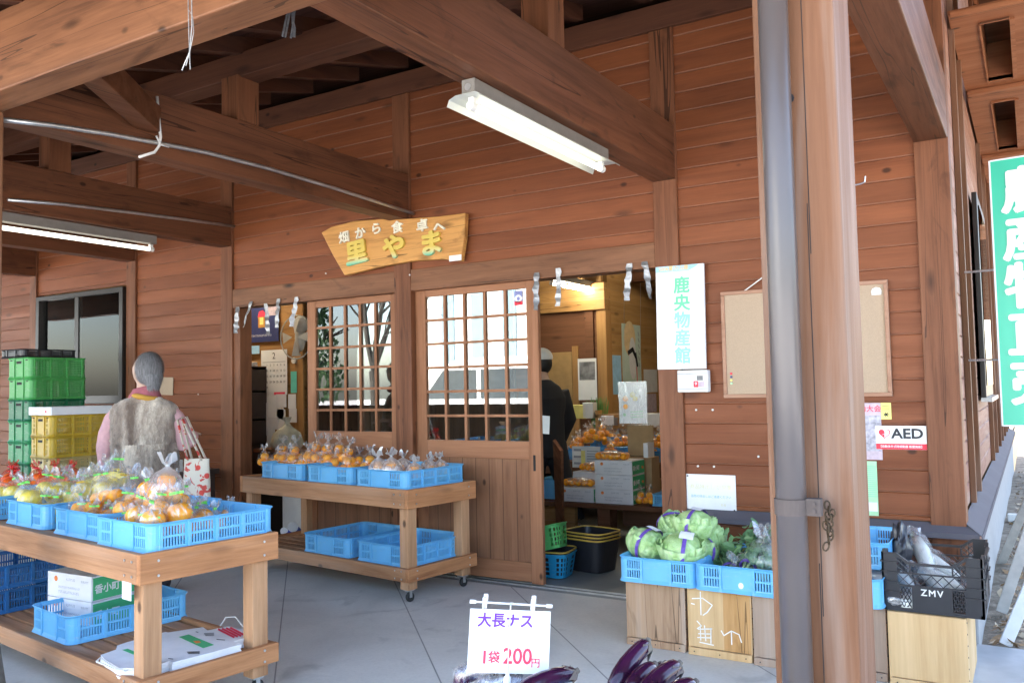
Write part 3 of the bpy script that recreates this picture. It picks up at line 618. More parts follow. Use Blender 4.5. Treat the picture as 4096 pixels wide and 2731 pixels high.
# conduits and hanging things under the porch roof
mb = MB(); pts = [at(u, v, 'x', -3.615) for u, v in ((2, 275), (120, 288), (250, 308), (370, 330), (480, 352), (620, 388), (760, 430), (860, 462), (950, 491))]
tag(mb.tube(pts, .011, 10).build('conduit', M['metal'], smooth=True), 'bent galvanised pipe along the second porch beam with rusty joints', 'pipe')
mb = MB(); pts = [at(u, v, 'x', -5.44) for u, v in ((18, 459), (150, 470), (300, 488), (430, 505), (538, 520))]
tag(mb.tube(pts, .011, 10).build('conduit', M['metal'], smooth=True), 'straight galvanised pipe along the third porch beam above a lit tube', 'pipe')
mb = MB().tube([at(u, v, 'x', -3.60) for u, v in ((361, 222), (364, 270), (369, 315), (366, 335), (355, 350), (320, 361))], .007, 8)
mb.tube([at(u, v, 'x', -3.60) for u, v in ((359, 312), (368, 332), (388, 338))], .005, 6)
tag(mb.build('hanging_hook', M['offwhite'], smooth=True), 'white S shaped hook hung over the beam and the bent pipe', 'hook')
def strip(pts, wd, axis, tw=0):
    mb = MB(); vs = []; n = len(pts)
    for i, p in enumerate(pts):
        a = tw * i / (n - 1); o = Vector((math.cos(a), math.sin(a), 0)) if axis == 'x' else Vector((math.sin(a), math.cos(a), 0))
        w_ = wd * (1 + .25 * math.sin(i * 2.1)); vs += [Vector(p) - o * w_ / 2, Vector(p) + o * w_ / 2]
    mb.add(vs, [(2 * i, 2 * i + 1, 2 * i + 3, 2 * i + 2) for i in range(n - 1)]); return mb
tp = [(545, 705, 541, 765, .8), (577, 692, 558, 752, -.5), (610, 697, 616, 768, .4), (639, 686, 636, 752, .2), (681, 682, 668, 750, 1.0), (1232, 626, 1231, 712, 1.2), (1283, 616, 1281, 703, .1), (1446, 605, 1439, 690, .5), (1481, 600, 1495, 686, 1.5)]
tl_ = ['silver tape strip, leftmost over the left doorway', 'silver tape strip slanting left, second over the left doorway', 'silver tape strip in front of the dark blue poster, middle of five', 'wide silver tape strip, fourth over the left doorway', 'silver tape strip nearest the left lattice door', 'narrow silver tape strip at the edge of the right lattice door', 'silver tape strip hanging before the lit tube in the right doorway', 'silver tape strip, third over the right doorway', 'twisted silver tape strip beside the white shop sign']
for (u0, v0, u1, v1, tw), lb in zip(tp, tl_):
    P0, P1 = at(u0, v0, 'y', -.03), at(u1, v1, 'y', -.05); q = random.Random(u0)
    pts = [P0.lerp(P1, i / 9) + Vector((q.uniform(-.004, .004), q.uniform(-.006, .006), 0)) for i in range(10)]
    tag(strip(pts, .035, 'x', tw).build('tape_strip', M['foil']), lb, 'tape', 'silver tape strips hanging over the doorways')
for j, (us, lb) in enumerate((([(440, -10), (441, 60), (436, 120), (418, 162)], 'thin frayed cord hanging over the big front beam'),)):
    mb = MB().tube([at(u, v, 'y', -2.97) for u, v in us], .0022, 5); mb.tube([at(u, v, 'y', -2.972) for u, v in ((432, -10), (434, 80), (437, 160))], .0016, 5); mb.tube([at(u, v, 'y', -2.971) for u, v in ((432, 20), (443, 40), (445, 75), (436, 120), (427, 152))], .0012, 5)
    tag(mb.build('frayed_string', M['foil']), lb, 'string')
mb = strip([at(674 + 2 * math.sin(i), -8 + i * 10.5, 'x', -2.3) for i in range(10)], .012, 'y', .6)
for us in (((668, -8), (658, 40), (649, 84)), ((672, -8), (662, 50), (655, 86)), ((680, -8), (674, 50), (668, 88))): mb.tube([at(u, v, 'x', -2.3) for u, v in us], .004, 5)
tag(mb.build('frayed_string', M['foil']), 'bunch of silver ribbon ends hanging from the roof beside the near beam', 'string')

# ------------------------------------------------------------------ crates
def slots(a0, a1, n, fill=.5):
    """n slot intervals spread over a0..a1"""
    p = (a1 - a0) / n; return [(a0 + p * (i + .5 - fill / 2), a0 + p * (i + .5 + fill / 2)) for i in range(n)]
def crate_mesh(W, L, H, kind='slot', seg=4, rad=.03, flare=.010):
    """open crate, long side along local Y; walls with real slots. returns (walls, floor)"""
    per = []                                                    # perimeter: list of (s, point, normal)
    hx, hy = W / 2 - flare, L / 2 - flare
    cor = [(hx - rad, -hy + rad, -90), (hx - rad, hy - rad, 0), (-hx + rad, hy - rad, 90), (-hx + rad, -hy + rad, 180)]
    sides = [((-hx + rad, -hy), (hx - rad, -hy), (0, -1), 'short'), ((hx, -hy + rad), (hx, hy - rad), (1, 0), 'long'), ((hx - rad, hy), (-hx + rad, hy), (0, 1), 'short'), ((-hx, hy - rad), (-hx, -hy + rad), (-1, 0), 'long')]
    zs = [0, .014]; bands = []
    if kind == 'slot': bands = [(.18, .47), (.55, .86)]
    elif kind == 'mesh': bands = [(.12 + .088 * i, .12 + .088 * i + .058) for i in range(9)]
    elif kind == 'tall': bands = [(.12, .40), (.46, .60), (.66, .88)]
    for a, b in bands: zs += [a * H, b * H]
    zs += [H * .93, H]
    cols = []                                                   # (point2d, normal, hole_after)
    for (p, q, nrm, ty), (cx, cy, a0) in zip(sides, cor):
        Ls = math.hypot(q[0] - p[0], q[1] - p[1]); cuts = []
        if kind == 'slot':
            iv = slots(.01, Ls * .26, 6) + slots(Ls * .74, Ls - .01, 6) if ty == 'short' else sum((slots(Ls * k / 4 + .012, Ls * (k + 1) / 4 - .012, 8, .55) for k in range(4)), [])
        elif kind == 'mesh':
            iv = [] if ty == 'short' else sum((slots(Ls * k / 3 + .012, Ls * (k + 1) / 3 - .012, 9, .6) for k in range(3)), [])
        else:
            iv = slots(.02, Ls * .2, 2) + slots(Ls * .8, Ls - .02, 2) if ty == 'short' else sum((slots(Ls * k / 4 + .012, Ls * (k + 1) / 4 - .012, 9, .5) for k in range(4)), [])
        ts = [(0, False)]
        for a, b in iv: ts += [(a, True), (b, False)]
        rb_ = [k / (4 if kind != 'mesh' else 3) for k in range(5 if kind != 'mesh' else 4)] if ty == 'long' else [.27, .73]
        ev = [(t_, h, 0) for t_, h in ts]
        for f in rb_:
            c_ = min(max(f * Ls, .0062), Ls - .0062); ev += [(c_ - .006, False, 0), (c_ - .0055, False, .0065), (c_ + .0055, False, .0065), (c_ + .006, False, 0)]
        ev.sort(key=lambda e: e[0])
        for t_, h, ro in ev: cols.append(((p[0] + (q[0] - p[0]) * t_ / Ls, p[1] + (q[1] - p[1]) * t_ / Ls), nrm, h, ro))
        for k in range(5):
            a = R(a0 + 90 * k / 4); cols.append(((cx + rad * math.cos(a), cy + rad * math.sin(a)), (math.cos(a), math.sin(a)), False, 0))
    prof = {0: flare, 1: flare * .2}
    walls = MB(); n = len(cols); vs = []
    for k, z in enumerate(zs):
        off = flare if k == 0 or k == len(zs) - 1 else (flare * .15 if k == len(zs) - 2 or k == 1 else 0)
        for (p, nm, h, ro) in cols: o_ = max(off, ro); vs.append((p[0] + nm[0] * o_, p[1] + nm[1] * o_, z))
    fs = []
    holes = set(2 + 2 * i for i in range(len(bands)))
    for k in range(len(zs) - 1):
        for j in range(n):
            if k in holes and cols[j][2]: continue
            fs.append((k * n + j, k * n + (j + 1) % n, (k + 1) * n + (j + 1) % n, (k + 1) * n + j))
    walls.add(vs, fs)
    base = MB().box((-hx + .004, -hy + .004, .004), (hx - .004, hy - .004, .010))
    return walls, base
def crate(name, label, mat, W, L, H, loc, rz, group, kind='slot', cat='crate', mark=None):
    t = thing(name, label, cat, loc, rz, group)
    wl, bs = crate_mesh(W, L, H, kind)
    wl.build('crate_wall', mat, t, solid=.004); bs.build('crate_floor', mat, t)
    if kind != 'mesh':
        p = MB().box((-W * .17, -L / 2 + .0075, H * .14), (W * .17, -L / 2 + .0095, H * .80)).build('label_plate', mat, t, bevel=.001)
    if kind in ('mesh', 'tall'):
        for xa, xb, za, zb in ((-.035, .035, .72, .84), (-W * .36, -W * .28, .86, .91), (W * .28, W * .36, .86, .91)): MB().box((xa, -L / 2 + .0065, H * za), (xb, -L / 2 + .009, H * zb)).build('grip_hole', M['dark'], t)
    return t
BW, BL, BH = .43, .57, .112
blue0 = crate('blue_crate', 'x', M['blue'], BW, BL, BH, (0, 0, 0), 0, 'sky blue shallow crates')
def front_at(px, py, z, rz, W=BW, L=BL):
    """crate centre from the ground position of its right front corner"""
    m = Matrix.Rotation(rz, 2); o = m @ Vector((-W / 2, L / 2)); return (px + o.x, py + o.y, z)
used = []
def blue(loc, rz, label, scale=None, mat=None):
    if not used:
        used.append(1); o = blue0; o.location = loc; o.rotation_euler = (0, 0, rz); o['label'] = label
        if scale: o.scale = scale
    else: o = dup(blue0, loc, rz, label, None, scale)
    if mat:
        for ch in o.children_recursive: ch.data = ch.data.copy(); ch.data.materials[0] = mat
    return o
CR = R(-7.7)
# ------------------------------------------------------------------ carts
def cart(label, corner, rz, L=1.675, D=.60):
    """display cart; local origin at its right front corner on the floor, length along -X, depth along +Y"""
    t = thing('display_cart', label, 'cart', (corner[0], corner[1], 0), rz, 'wooden display carts on casters')
    T_, B = .028, .112; zt = .663
    for z0, h in ((zt - B, B), (.128, .078)):
        for y in (0, D - T_): MB().box((-L + .0005, y, z0), (-T_ - .001, y + T_, z0 + h)).build('side_board', M['cart_x'], t, bevel=.004)
        for x in (-T_, -L - T_ + .0): MB().box((x, -.001, z0 + .001), (x + T_, D + .001, z0 + h + .001)).build('end_board', M['cart_y'], t, bevel=.004)
        n = 6
        for k in range(n): yy = T_ + .004 + (D - 2 * T_ - .01) * k / n; MB().box((-L + .002, yy, z0 + h - .035), (-T_ - .002, yy + (D - 2 * T_) / n - .02, z0 + h - .012)).build('slat', M['cart_x'], t, bevel=.002)
    for x in (-T_ - .075, -L + .005):
        for y in (T_ + .001, D - T_ - .076):
            lg = MB().box((x, y, .075), (x + .07, y + .075, zt - .02)).build('leg', M['cart_z'], t, bevel=.004)
            cs = MB().box((x + .012, y + .012, .066), (x + .058, y + .062, .0745)).box((x + .018, y + .03, .028), (x + .022, y + .048, .066)).box((x + .048, y + .03, .028), (x + .052, y + .048, .066)).build('caster', M['metal'], lg)
            MB().lathe([(.0, -.011), (.026, -.011), (.029, -.006), (.029, .006), (.026, .011), (0, .011)], 16, (0, 0, 0)).build('wheel', M['rubber'], lg, smooth=False).matrix_local = T(x + .035, y + .045, .029) @ Matrix.Rotation(R(90), 4, 'Y')
    mb = MB()
    for z in (zt - .03, zt - .085, .19, .145):
        for x in (-.06, -.115): MB().tube([(x, -.0005, z), (x, -.0035, z)], .005, 8).build('screw', M['metal'], t)
        for y in (.07, D - .07): MB().tube([(.0005, y, z), (.0035, y, z)], .005, 8).build('screw', M['metal'], t)
    return t
cart1 = cart('near wooden cart of oranges and pomelos, the one closest to the camera', (-2.819, -2.687), CR)
cart2 = cart('wooden cart of bagged mandarins in front of the lattice doors', (-3.137, -.722), CR)
tag_ = MB().box((-.130, -.0025, .49), (-.062, -.001, .555)).build('paper_tag', M['paper'], cart1); tag_['label'] = 'small blank white paper tag under the board'
ZT = .652
# crates of cart 1
A1 = blue(front_at(-2.838, -2.632, ZT, R(-6)), R(-6), 'blue crate of green tied orange bags, right end of the near cart')
B1 = blue(front_at(-3.262, -2.552, ZT, R(-7), .47), R(-7), 'blue crate of orange bags, middle of the near cart', (1.09, 1, 1))
C1 = blue(front_at(-3.815, -2.478, ZT, R(-7)), R(-7), 'blue crate of yellow pomelo bags beside the left porch post')
D1 = blue((-4.55, -2.18, ZT), R(-6), 'blue crate of red netted oranges, far left end of the near cart')
L1 = blue(front_at(-3.53, -2.535, .195, R(-8), .40), R(-8), 'empty blue crate on the lower deck of the near cart', (.93, .98, 1.05))
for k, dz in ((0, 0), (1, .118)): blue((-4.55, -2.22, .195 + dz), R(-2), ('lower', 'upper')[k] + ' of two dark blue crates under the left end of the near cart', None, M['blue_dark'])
# crates of cart 2
A2 = blue(front_at(-3.20, -.665, ZT, R(-6), .46), R(-6), 'blue crate of milky white bags, right end of the door side cart', (1.05, .98, 1))
B2 = blue(front_at(-3.69, -.595, ZT, R(-6), .46), R(-6), 'blue crate of mandarin bags, middle of the door side cart', (1.05, .98, 1))
C2 = blue(front_at(-4.20, -.53, ZT, R(-6), .46), R(-6), 'blue crate piled with mandarins, left end of the door side cart', (1.05, .98, 1))
blue(front_at(-3.20, -.66, .195, R(-6), .46), R(-6), 'empty blue crate on the lower deck of the door side cart, right one', (1.05, .98, 1.1)); blue(front_at(-3.72, -.60, .195, R(-6), .46), R(-6), 'empty blue crate on the lower deck of the door side cart, left one', (1.05, .98, 1.1))
# ------------------------------------------------------------------ bagged fruit
def gather(seed, r, h, neck, top):
    q = random.Random(seed); ph = [q.uniform(0, 6.3) for _ in range(4)]
    def fn(p, a):
        k = p.z / h; cr = .03 + .10 * max(0, k - .4) + (.30 if k > .80 else 0)
        s = 1 + cr * (math.sin(5 * a + ph[0]) * .5 + math.sin(9 * a + ph[1] + k * 3) * .35 + math.sin(13 * a + ph[2]) * .25)
        return Vector((p.x * s, p.y * s, p.z + (.12 * h * math.sin(3 * a + ph[3]) if k > .95 else 0)))
    return [(.0, 0), (r * .6, .002), (r * .95, r * .35), (r * 1.08, r * .9), (r * .98, r * 1.45), (r * .68, r * 1.9), (r * .30, r * 2.15), (neck, r * 2.3), (neck, r * 2.38), (r * .26, r * 2.55), (top * .8, r * 2.85)], fn
bag_kinds = {}
def fruit_bag(kind, fmat, tie=True, r=.048, n=1, filmm='film', big=False, loose=False, name='bagged_fruit'):
    t = thing(name, 'x', 'fruit', (0, 0, 0)); q = random.Random(kind.__hash__() % 99 if False else len(kind) * 7 + n)
    if n == 1: spots = [(0, 0, r * .93)]
    else: spots = [(r * .55 * (1 if n == 2 else 1.25) * math.cos(6.283 * k / n + .4), r * .55 * (1 if n == 2 else 1.25) * math.sin(6.283 * k / n + .4), r * (.72 if k % 2 == 0 else .80)) for k in range(n)] + ([(0, 0, r * 1.75)] if n >= 3 else [])
    fr = r * .92 if n == 1 else r * (.70 if n == 2 else .66)
    for s in spots:
        MB().ball(s, (fr, fr, fr * .92), 20, 12, lambda p, u: p * (1 - .10 * max(0, u.z) ** 12 - .05 * max(0, -u.z) ** 10)).build('fruit', fmat, t, smooth=True)
    if not loose:
        R_ = r if n == 1 else r * 1.18
        prof, fn = gather(len(kind) + n, R_ * 1.03, R_ * 3.0, R_ * .13, R_ * (.62 if not big else .9)); MB().lathe(prof, 26, (0, 0, 0), fn).build('bag', M[filmm], t, smooth=True)
        if tie: MB().lathe([(R_ * .13, 0), (R_ * .17, .001), (R_ * .17, .009), (R_ * .13, .010)], 10, (0, 0, R_ * 2.36)).box((-R_ * .5, -.001, R_ * 2.36), (R_ * .5, .001, R_ * 2.36 + .008)).build('tie', M['tape_green'] if tie is True else M[tie], t)
    return t
def put(src, loc, rz=0, s=1, label=None, group=None, tilt=(0, 0)):
    if not src.get('placed'):
        src['placed'] = 1; src.location = loc; src.rotation_euler = (tilt[0], tilt[1], rz); src.scale = (s,) * 3; src['label'] = label; src['group'] = group; return src
    return dup(src, loc, rz, label, group, s, (tilt[0], tilt[1], rz))
k_or = fruit_bag('orange', M['orange'], True, .048, 1, 'film_c'); k_or2 = fruit_bag('two_orange', M['orange'], True, .050, 2, 'film'); k_big = fruit_bag('big_orange', M['orange'], 'yellow', .062, 2, 'film', True)
k_pom = fruit_bag('pomelo', M['pomelo'], True, .052, 1, 'film'); k_net = fruit_bag('netted', M['redor'], 'red', .050, 1, 'rednet'); k_man = fruit_bag('mandarins', M['orange'], False, .046, 3, 'film'); k_wht = fruit_bag('white_bag', M['orange'], False, .050, 3, 'film_w'); k_loose = fruit_bag('plain', M['orange'], False, .048, 1, 'film', loose=True, name='orange_fruit')
k_man.name = 'mandarin_bag'
q = random.Random(5)
def p8(x, y): return (x * .341, 1033.6 + y * .341)
g1 = 'green tied orange bags on the near cart'; 
def onp(src, x, y, zc, r, label, group, s=None, base=.045, fn=p8, jit=.25):
    P = at(*fn(x, y), 'z', zc); put(src, (P.x, P.y, zc - base * (s or 1)), q.uniform(0, 6.3), s or 1, label, group, (q.uniform(-jit, jit), q.uniform(-jit, jit)))
for x, y, z, s, lb in ((1220, 430, .725, 1.08, 'rightmost green tied orange bag in the near cart'), (1035, 468, .715, .98, 'green tied orange bag at the front corner of the near crate'), (912, 440, .715, .98, 'green tied orange bag second from the front corner'), (820, 405, .72, .92, 'green tied orange bag at the left front of the near crate'), (735, 445, .692, .8, 'small orange bag leaning on the middle crate edge'), (1080, 400, .735, .9, 'orange bag behind the front row in the near crate'), (1200, 345, .74, .85, 'orange bag behind the rightmost green tied bag'), (1385, 448, .69, .85, 'orange bag low in the right end of the near crate'), (1330, 440, .685, .8, 'flattened orange bag beside the right end of the near crate'), (1530, 437, .68, .7, 'orange bag deepest in the far right of the near crate')):
    onp(k_or, x, y, z + .045 if z > .7 else z + .02, 0, lb, 'orange bags on the near cart', s * 1.10)
for x, y, z, s, lb in ((600, 395, .735, 1.0, 'large clear bag with two oranges at the left of the middle crate'), (700, 345, .745, 1.0, 'clear bag with oranges behind the left bag of the middle crate'), (820, 330, .75, .95, 'clear bag with oranges in the middle crate, centre')):
    onp(k_big, x, y, z + .012, 0, lb, 'orange bags on the near cart', s * .95)
for x, y, z, s, lb in ((760, 295, .775, .98, 'bag with two oranges on top of the pile in the middle crate'), (1040, 340, .77, .98, 'bag with two oranges under the loose top orange'), (1130, 330, .755, .95, 'bag with oranges at the back of the near crate'), (930, 320, .765, .9, 'bag with oranges left of the loose top orange')):
    onp(k_or2, x, y, z + .035, 0, lb, 'orange bags on the near cart', s)
onp(k_loose, 985, 268, .845, 0, 'single orange on top of the pile of the near cart', 'oranges on the near cart', 1.0)
onp(k_wht, 1110, 285, .835, 0, 'milky plastic bag with a yellow twist behind the top orange', 'orange bags on the near cart', 1.15, jit=.4)
for i, (x, y, z, s) in enumerate(((228, 335, .735, 1.0), (370, 305, .74, 1.0), (498, 312, .735, .95), (80, 300, .735, .9), (155, 318, .73, .85), (20, 305, .73, .9), (430, 270, .745, .95), (300, 270, .745, .9), (690, 205, .80, 1.0), (775, 190, .81, 1.05), (620, 250, .77, .95), (570, 280, .76, .9), (700, 265, .77, .85))):
    onp(k_pom, x, y, z + .025, 0, ('yellow pomelo bag at the front of the left crate, centre', 'yellow pomelo bag at the right front of the left crate', 'yellow pomelo bag beside the gap between the left and middle crates', 'yellow pomelo bag at the left front of the left crate', 'small yellow pomelo bag wedged between two front bags of the left crate', 'yellow pomelo bag half behind the left porch post', 'yellow pomelo bag behind the right front bag of the left crate', 'yellow pomelo bag in the second row of the left crate', 'clear bag of pale pomelo before the hem of the fur vest', 'yellow pomelo bag topping the pile before the pink sleeve', 'pomelo bag on the middle crate behind the clear bag', 'pomelo bag low between the left and middle crates', 'pomelo bag under the topmost pomelo')[i], 'yellow pomelo bags on the near cart', s * 1.12)
for i, (x, y, z, s) in enumerate(((60, 205, .77, 1.05), (265, 200, .77, .98), (392, 195, .77, 1.0), (485, 185, .77, .9), (155, 210, .765, .9), (40, 235, .75, .9), (300, 225, .75, .85), (440, 215, .75, .85))):
    onp(k_net, x, y, z, 0, ('red netted orange beside the left porch post', 'red netted orange left of centre in the back row', 'red netted orange right of centre in the back row', 'red netted orange at the right end of the back row', 'red netted orange between the post and the centre of the back row', 'red netted orange low beside the left porch post', 'red netted orange under the two centre ones', 'red netted orange low at the right of the back row')[i], 'red netted oranges on the near cart', s)
def p2(x, y): return (574 + x * .2197, 1005 + y * .2197)
for i, (x, y, z, s) in enumerate(((165, 240, .735, .8), (270, 245, .735, .7), (345, 185, .765, .95), (455, 190, .765, .95), (360, 260, .725, .8), (455, 268, .725, .9))):
    onp(k_man, x, y, z + .02, 0, ('mandarin bag at the left front of the left crate by the doors', 'small mandarin bag, second from the left by the doors', 'mandarin bag on top of the left heap by the doors', 'mandarin bag with white film on top of the left heap', 'mandarin bag at the front edge of the left crate, centre', 'mandarin bag at the right front of the left crate by the doors')[i], 'mandarin bags on the door side cart', s * 1.22, fn=p2)
for i, (x, y, z, s) in enumerate(((595, 255, .735, .95), (660, 170, .78, 1.0), (785, 185, .775, 1.0), (705, 262, .735, .85), (800, 265, .735, .85), (930, 185, .775, 1.0), (1000, 205, .77, .9), (1035, 290, .715, .85), (880, 312, .705, .85), (750, 305, .705, .7), (1130, 285, .715, .8), (1250, 280, .725, .85))):
    onp(k_man, x, y, z + .02, 0, ('mandarin bag at the left edge of the middle heap by the doors', 'large mandarin bag on top of the middle heap, left', 'mandarin bag on top of the middle heap, centre', 'mandarin bag in the second row of the middle heap', 'mandarin bag under the white twist in the middle heap', 'mandarin bag topping the right of the middle heap', 'mandarin bag right of the top of the middle heap', 'mandarin bag low at the right of the middle crate', 'mandarin bag at the front edge of the middle crate, centre', 'flat mandarin bag at the front edge of the middle crate, left', 'mandarin bag at the right end of the middle crate', 'mandarin bag alone behind the milky bags')[i], 'mandarin bags on the door side cart', s * 1.22, fn=p2)
for i, (x, y, z, s) in enumerate(((1400, 300, .715, 1.2), (1510, 290, .715, 1.2), (1605, 290, .725, .9), (1700, 295, .725, .95), (1815, 250, .745, .95), (1905, 275, .735, .9), (2050, 275, .735, .95), (1720, 230, .75, .85))):
    m_ = Matrix.Rotation(A2.rotation_euler.z, 3, 'Z'); p_ = m_ @ Vector((((-.12, -.15), (-.01, -.16), (.04, -.05), (.12, -.09), (-.07, .0), (.125, .04), (.12, .16), (.02, .12))[i] + (0,))) + A2.location
    put(k_wht, (p_.x, p_.y, ZT + .028 + (.02 if i in (4, 7) else 0)), q.uniform(0, 6.3), s * .92, ('crumpled white shopping bag at the left of the right crate by the doors', 'crumpled white shopping bag with pointed handles by the doors', 'milky orange bag beside the white shopping bags', 'milky orange bag at the centre of the right crate by the doors', 'milky orange bag with red and green tag on top', 'milky orange bag above the green tape', 'rightmost milky orange bag by the lattice door', 'milky orange bag at the back of the right crate')[i], 'milky bags on the door side cart', (q.uniform(-.25, .25), q.uniform(-.25, .25)))
for cr_, nm_, k_, n_ in ((A1, 'near crate', k_or, 9), (B1, 'middle crate', k_or, 10), (C1, 'left crate', k_pom, 8)):
    for i in range(n_):
        m_ = Matrix.Rotation(cr_.rotation_euler.z, 3, 'Z'); p_ = m_ @ Vector((((i % 3) - 1) * .115 + q.uniform(-.01, .01), -.20 + (i // 3) * .125 + q.uniform(-.015, .015), 0)) + cr_.location
        put(k_, (p_.x, p_.y, ZT + .011), q.uniform(0, 6.3), .95, ('yellow pomelo' if k_ is k_pom else 'orange') + ' bag underneath the pile in the ' + nm_ + ', seen through the slots', 'bags underneath in the ' + nm_, (0, 0))
mb = MB().box((-.004, -.001, 0), (.045, .001, .05)); o = mb.build('price_tag', M['paper']); o.location = at(965, 1030, 'z', .82); tag(o, 'small white price tag standing over the right door side crate', 'tag')
mb = MB(); stroke(mb, [(.0, .012), (.038, .012)], .005, lambda a, b: (a, -.0015, b)); stroke(mb, [(.0, .024), (.038, .024)], .005, lambda a, b: (a, -.0015, b)); stroke(mb, [(.0, .036), (.038, .036)], .005, lambda a, b: (a, -.0015, b)); mb.build('print', M['ink_green'], o)

# flattened cartons tied with string on the near cart's lower deck
def fl(x, y, z): P = at(201 + x * .2075, 1406.8 + y * .2075, 'z', z); return (P.x, P.y)
zc = .232
out = [fl(*p, zc) for p in ((145, 462), (320, 400), (325, 358), (440, 320), (860, 208), (890, 214), (1270, 155), (1325, 190), (1560, 145), (1680, 180), (1700, 172), (1790, 205), (1775, 218), (1840, 243), (1610, 315), (1700, 345), (1570, 378), (1370, 435), (940, 545), (900, 530), (740, 585), (590, 610), (350, 605), (270, 560), (245, 545), (200, 520))]
cb = thing('carton_bundle', 'bundle of flattened white cartons tied with string on the lower deck of the near cart', 'cartons', (out[0][0], out[0][1], .19))
ox, oy = out[0]
cx = sum(p[0] for p in out) / len(out) - ox; cy = sum(p[1] for p in out) / len(out) - oy
for k in range(9):
    f = 1 + .006 * math.sin(k * 2.4); MB().prism([((p[0] - ox - cx) * f + cx + .002 * math.sin(k), (p[1] - oy - cy) * f + cy) for p in out], k * .0047, k * .0047 + .0042).build('carton_sheet', M['card'], cb)
zt_ = 9 * .0047 + .0006
def flq(pts): return [(p[0] - ox, p[1] - oy) for p in (fl(x, y, .19 + zt_) for x, y in pts)]
for pts in (((1010, 265), (1120, 238), (1400, 352), (1280, 388)), ((385, 408), (445, 395), (600, 460), (560, 480)), ((600, 470), (690, 490), (775, 512), (700, 530))): MB().prism(flq(pts), zt_ - .0004, zt_ + .0004).build('green_print', M['cartgreen'], cb)
MB().prism(flq(((1170, 312), (1235, 308), (1255, 328), (1200, 338))), zt_ + .0004, zt_ + .0009).build('orange_print', M['orange_ink'], cb)
mb = MB(); fr2 = lambda a, b: (*flq(((a, b),))[0], zt_ + .0004)
for k in range(4): stroke(mb, [(1450 + k * 45, 180 - k * 6 + 2), (1620 + k * 38, 268 - k * 8)], 22, fr2)
mb.build('red_print', M['redink'], cb)
mb = MB()
for a, b in (((1430, 292), (1520, 300)), ((895, 503), (945, 510)), ((1200, 208), (1225, 215)), ((725, 455), (770, 470))): stroke(mb, [a, b], 7, fr2)
for k in range(4): stroke(mb, [(1100 + k * 5, 430 + k * 7), (1240, 425 + k * 8)], 4, fr2); stroke(mb, [(1290 + k * 5, 225 + k * 9), (1400, 222 + k * 9)], 4, fr2)
mb.build('black_print', M['ink'], cb)
for pts in (((100, 545), (150, 500), (170, 520)), ((100, 550), (200, 590), (300, 640), (420, 655), (450, 640)), ((150, 520), (260, 590), (420, 660)), ((1470, 150), (1530, 110), (1640, 104), (1720, 160))): MB().tube([(*flq((p,))[0], zt_ + .004 + (.02 if p[1] < 130 else 0)) for p in pts], .0032, 6).build('string', M['offwhite'], cb)

# ------------------------------------------------------------------ cartons with green side
carton0 = thing('fruit_carton', 'x', 'carton', (0, 0, 0), 0, 'white and green fruit cartons')
def mk_carton(t, W=.33, D=.25, H=.115):
    MB().box((-W / 2, -D / 2, 0), (W / 2, D / 2, H)).build('carton_body', M['card'], t, bevel=.003)
    MB().box((W / 2 + .0002, -D / 2 + .008, .006), (W / 2 + .0012, D / 2 - .002, H - .008)).build('green_side', M['cartgreen'], t)
    text('lettering', '香小町', .043, M['card'], t, T(W / 2 + .0015, -.045, H * .45) @ EAST, .001, .0003)
    MB().ball((W / 2 + .001, .075, H * .45), (.001, .012, .012)).ball((W / 2 + .001, .092, H * .42), (.001, .012, .012)).build('fruit_print', M['orange_ink'], t)
    mb = MB().tube([(-W * .3, -D / 2 - .0002, H * .75), (-W * .3, -D / 2 - .001, H * .75)], .013, 12); mb.build('orange_dot', M['orange_ink'], t)
    mb = MB(); fr = lambda a, b: (a, -D / 2 - .0006, b)
    scribble(mb, -.02, H * .72, .06, .012, 5, fr, .0018, 3); scribble(mb, -.08, H * .40, .16, .010, 9, fr, .0015, 4); scribble(mb, -.08, H * .20, .15, .012, 9, fr, .0018, 5); scribble(mb, .09, H * .7, .05, .012, 3, fr, .0018, 6)
    mb.build('print', M['grey_ink'], t)
mk_carton(carton0); cused = []
def carton(loc, rz, label, s=1):
    if not cused: cused.append(1); carton0.location = loc; carton0.rotation_euler = (0, 0, rz); carton0['label'] = label; carton0.scale = (s,) * 3; return carton0
    return dup(carton0, loc, rz, label, None, s)
for k in (0, 1): carton((-3.86, -2.205, .196 + k * .117), R(2), ('lower', 'upper')[k] + ' white and green carton behind the empty crate of the near cart')

# ------------------------------------------------------------------ bench with green and yellow crates
bn = thing('dark_bench', 'low dark bench along the wall behind the woman', 'bench', (-5.9, -.35, 0))
MB().box((-.62, -.30, .62), (.40, .24, .66)).build('bench_top', M['bench'], bn, bevel=.004)
for x in (-.58, .33):
    for y in (-.26, .16): MB().box((x, y, 0), (x + .05, y + .05, .619)).build('leg', M['bench'], bn)
pl_ = MB().box((-.55, -.28, .661), (-.02, .1, .70)).build('tray_stack', M['offwhite']); pl_.location = (-5.9, -.35, 0); tag(pl_, 'pale plastic tray lying on the bench beside the pink sleeve', 'tray')
bx = MB().prism([(0, 0), (.11, 0), (.11, .09), (.04, .09)], 0, .05, lambda a, b, t: (a, t, b)).build('paper_holder', M['offwhite']); bx.location = (-5.68, -.45, .661); tag(bx, 'white wedge shaped holder on the bench beside the tote bag', 'holder')
GW, GL, GH = .36, .50, .172
gz_ = [at(40, 1088, 'y', -.95).z]
green0 = crate('green_crate', 'x', M['green'], GW, GL, GH, (0, 0, 0), 0, 'stacked green crates', 'mesh')
mats_g = ['green_dark', 'green_dark', 'green_mid', 'green_mid', 'green_dark', 'green_mid', 'green', 'green_dark', 'green', 'green']
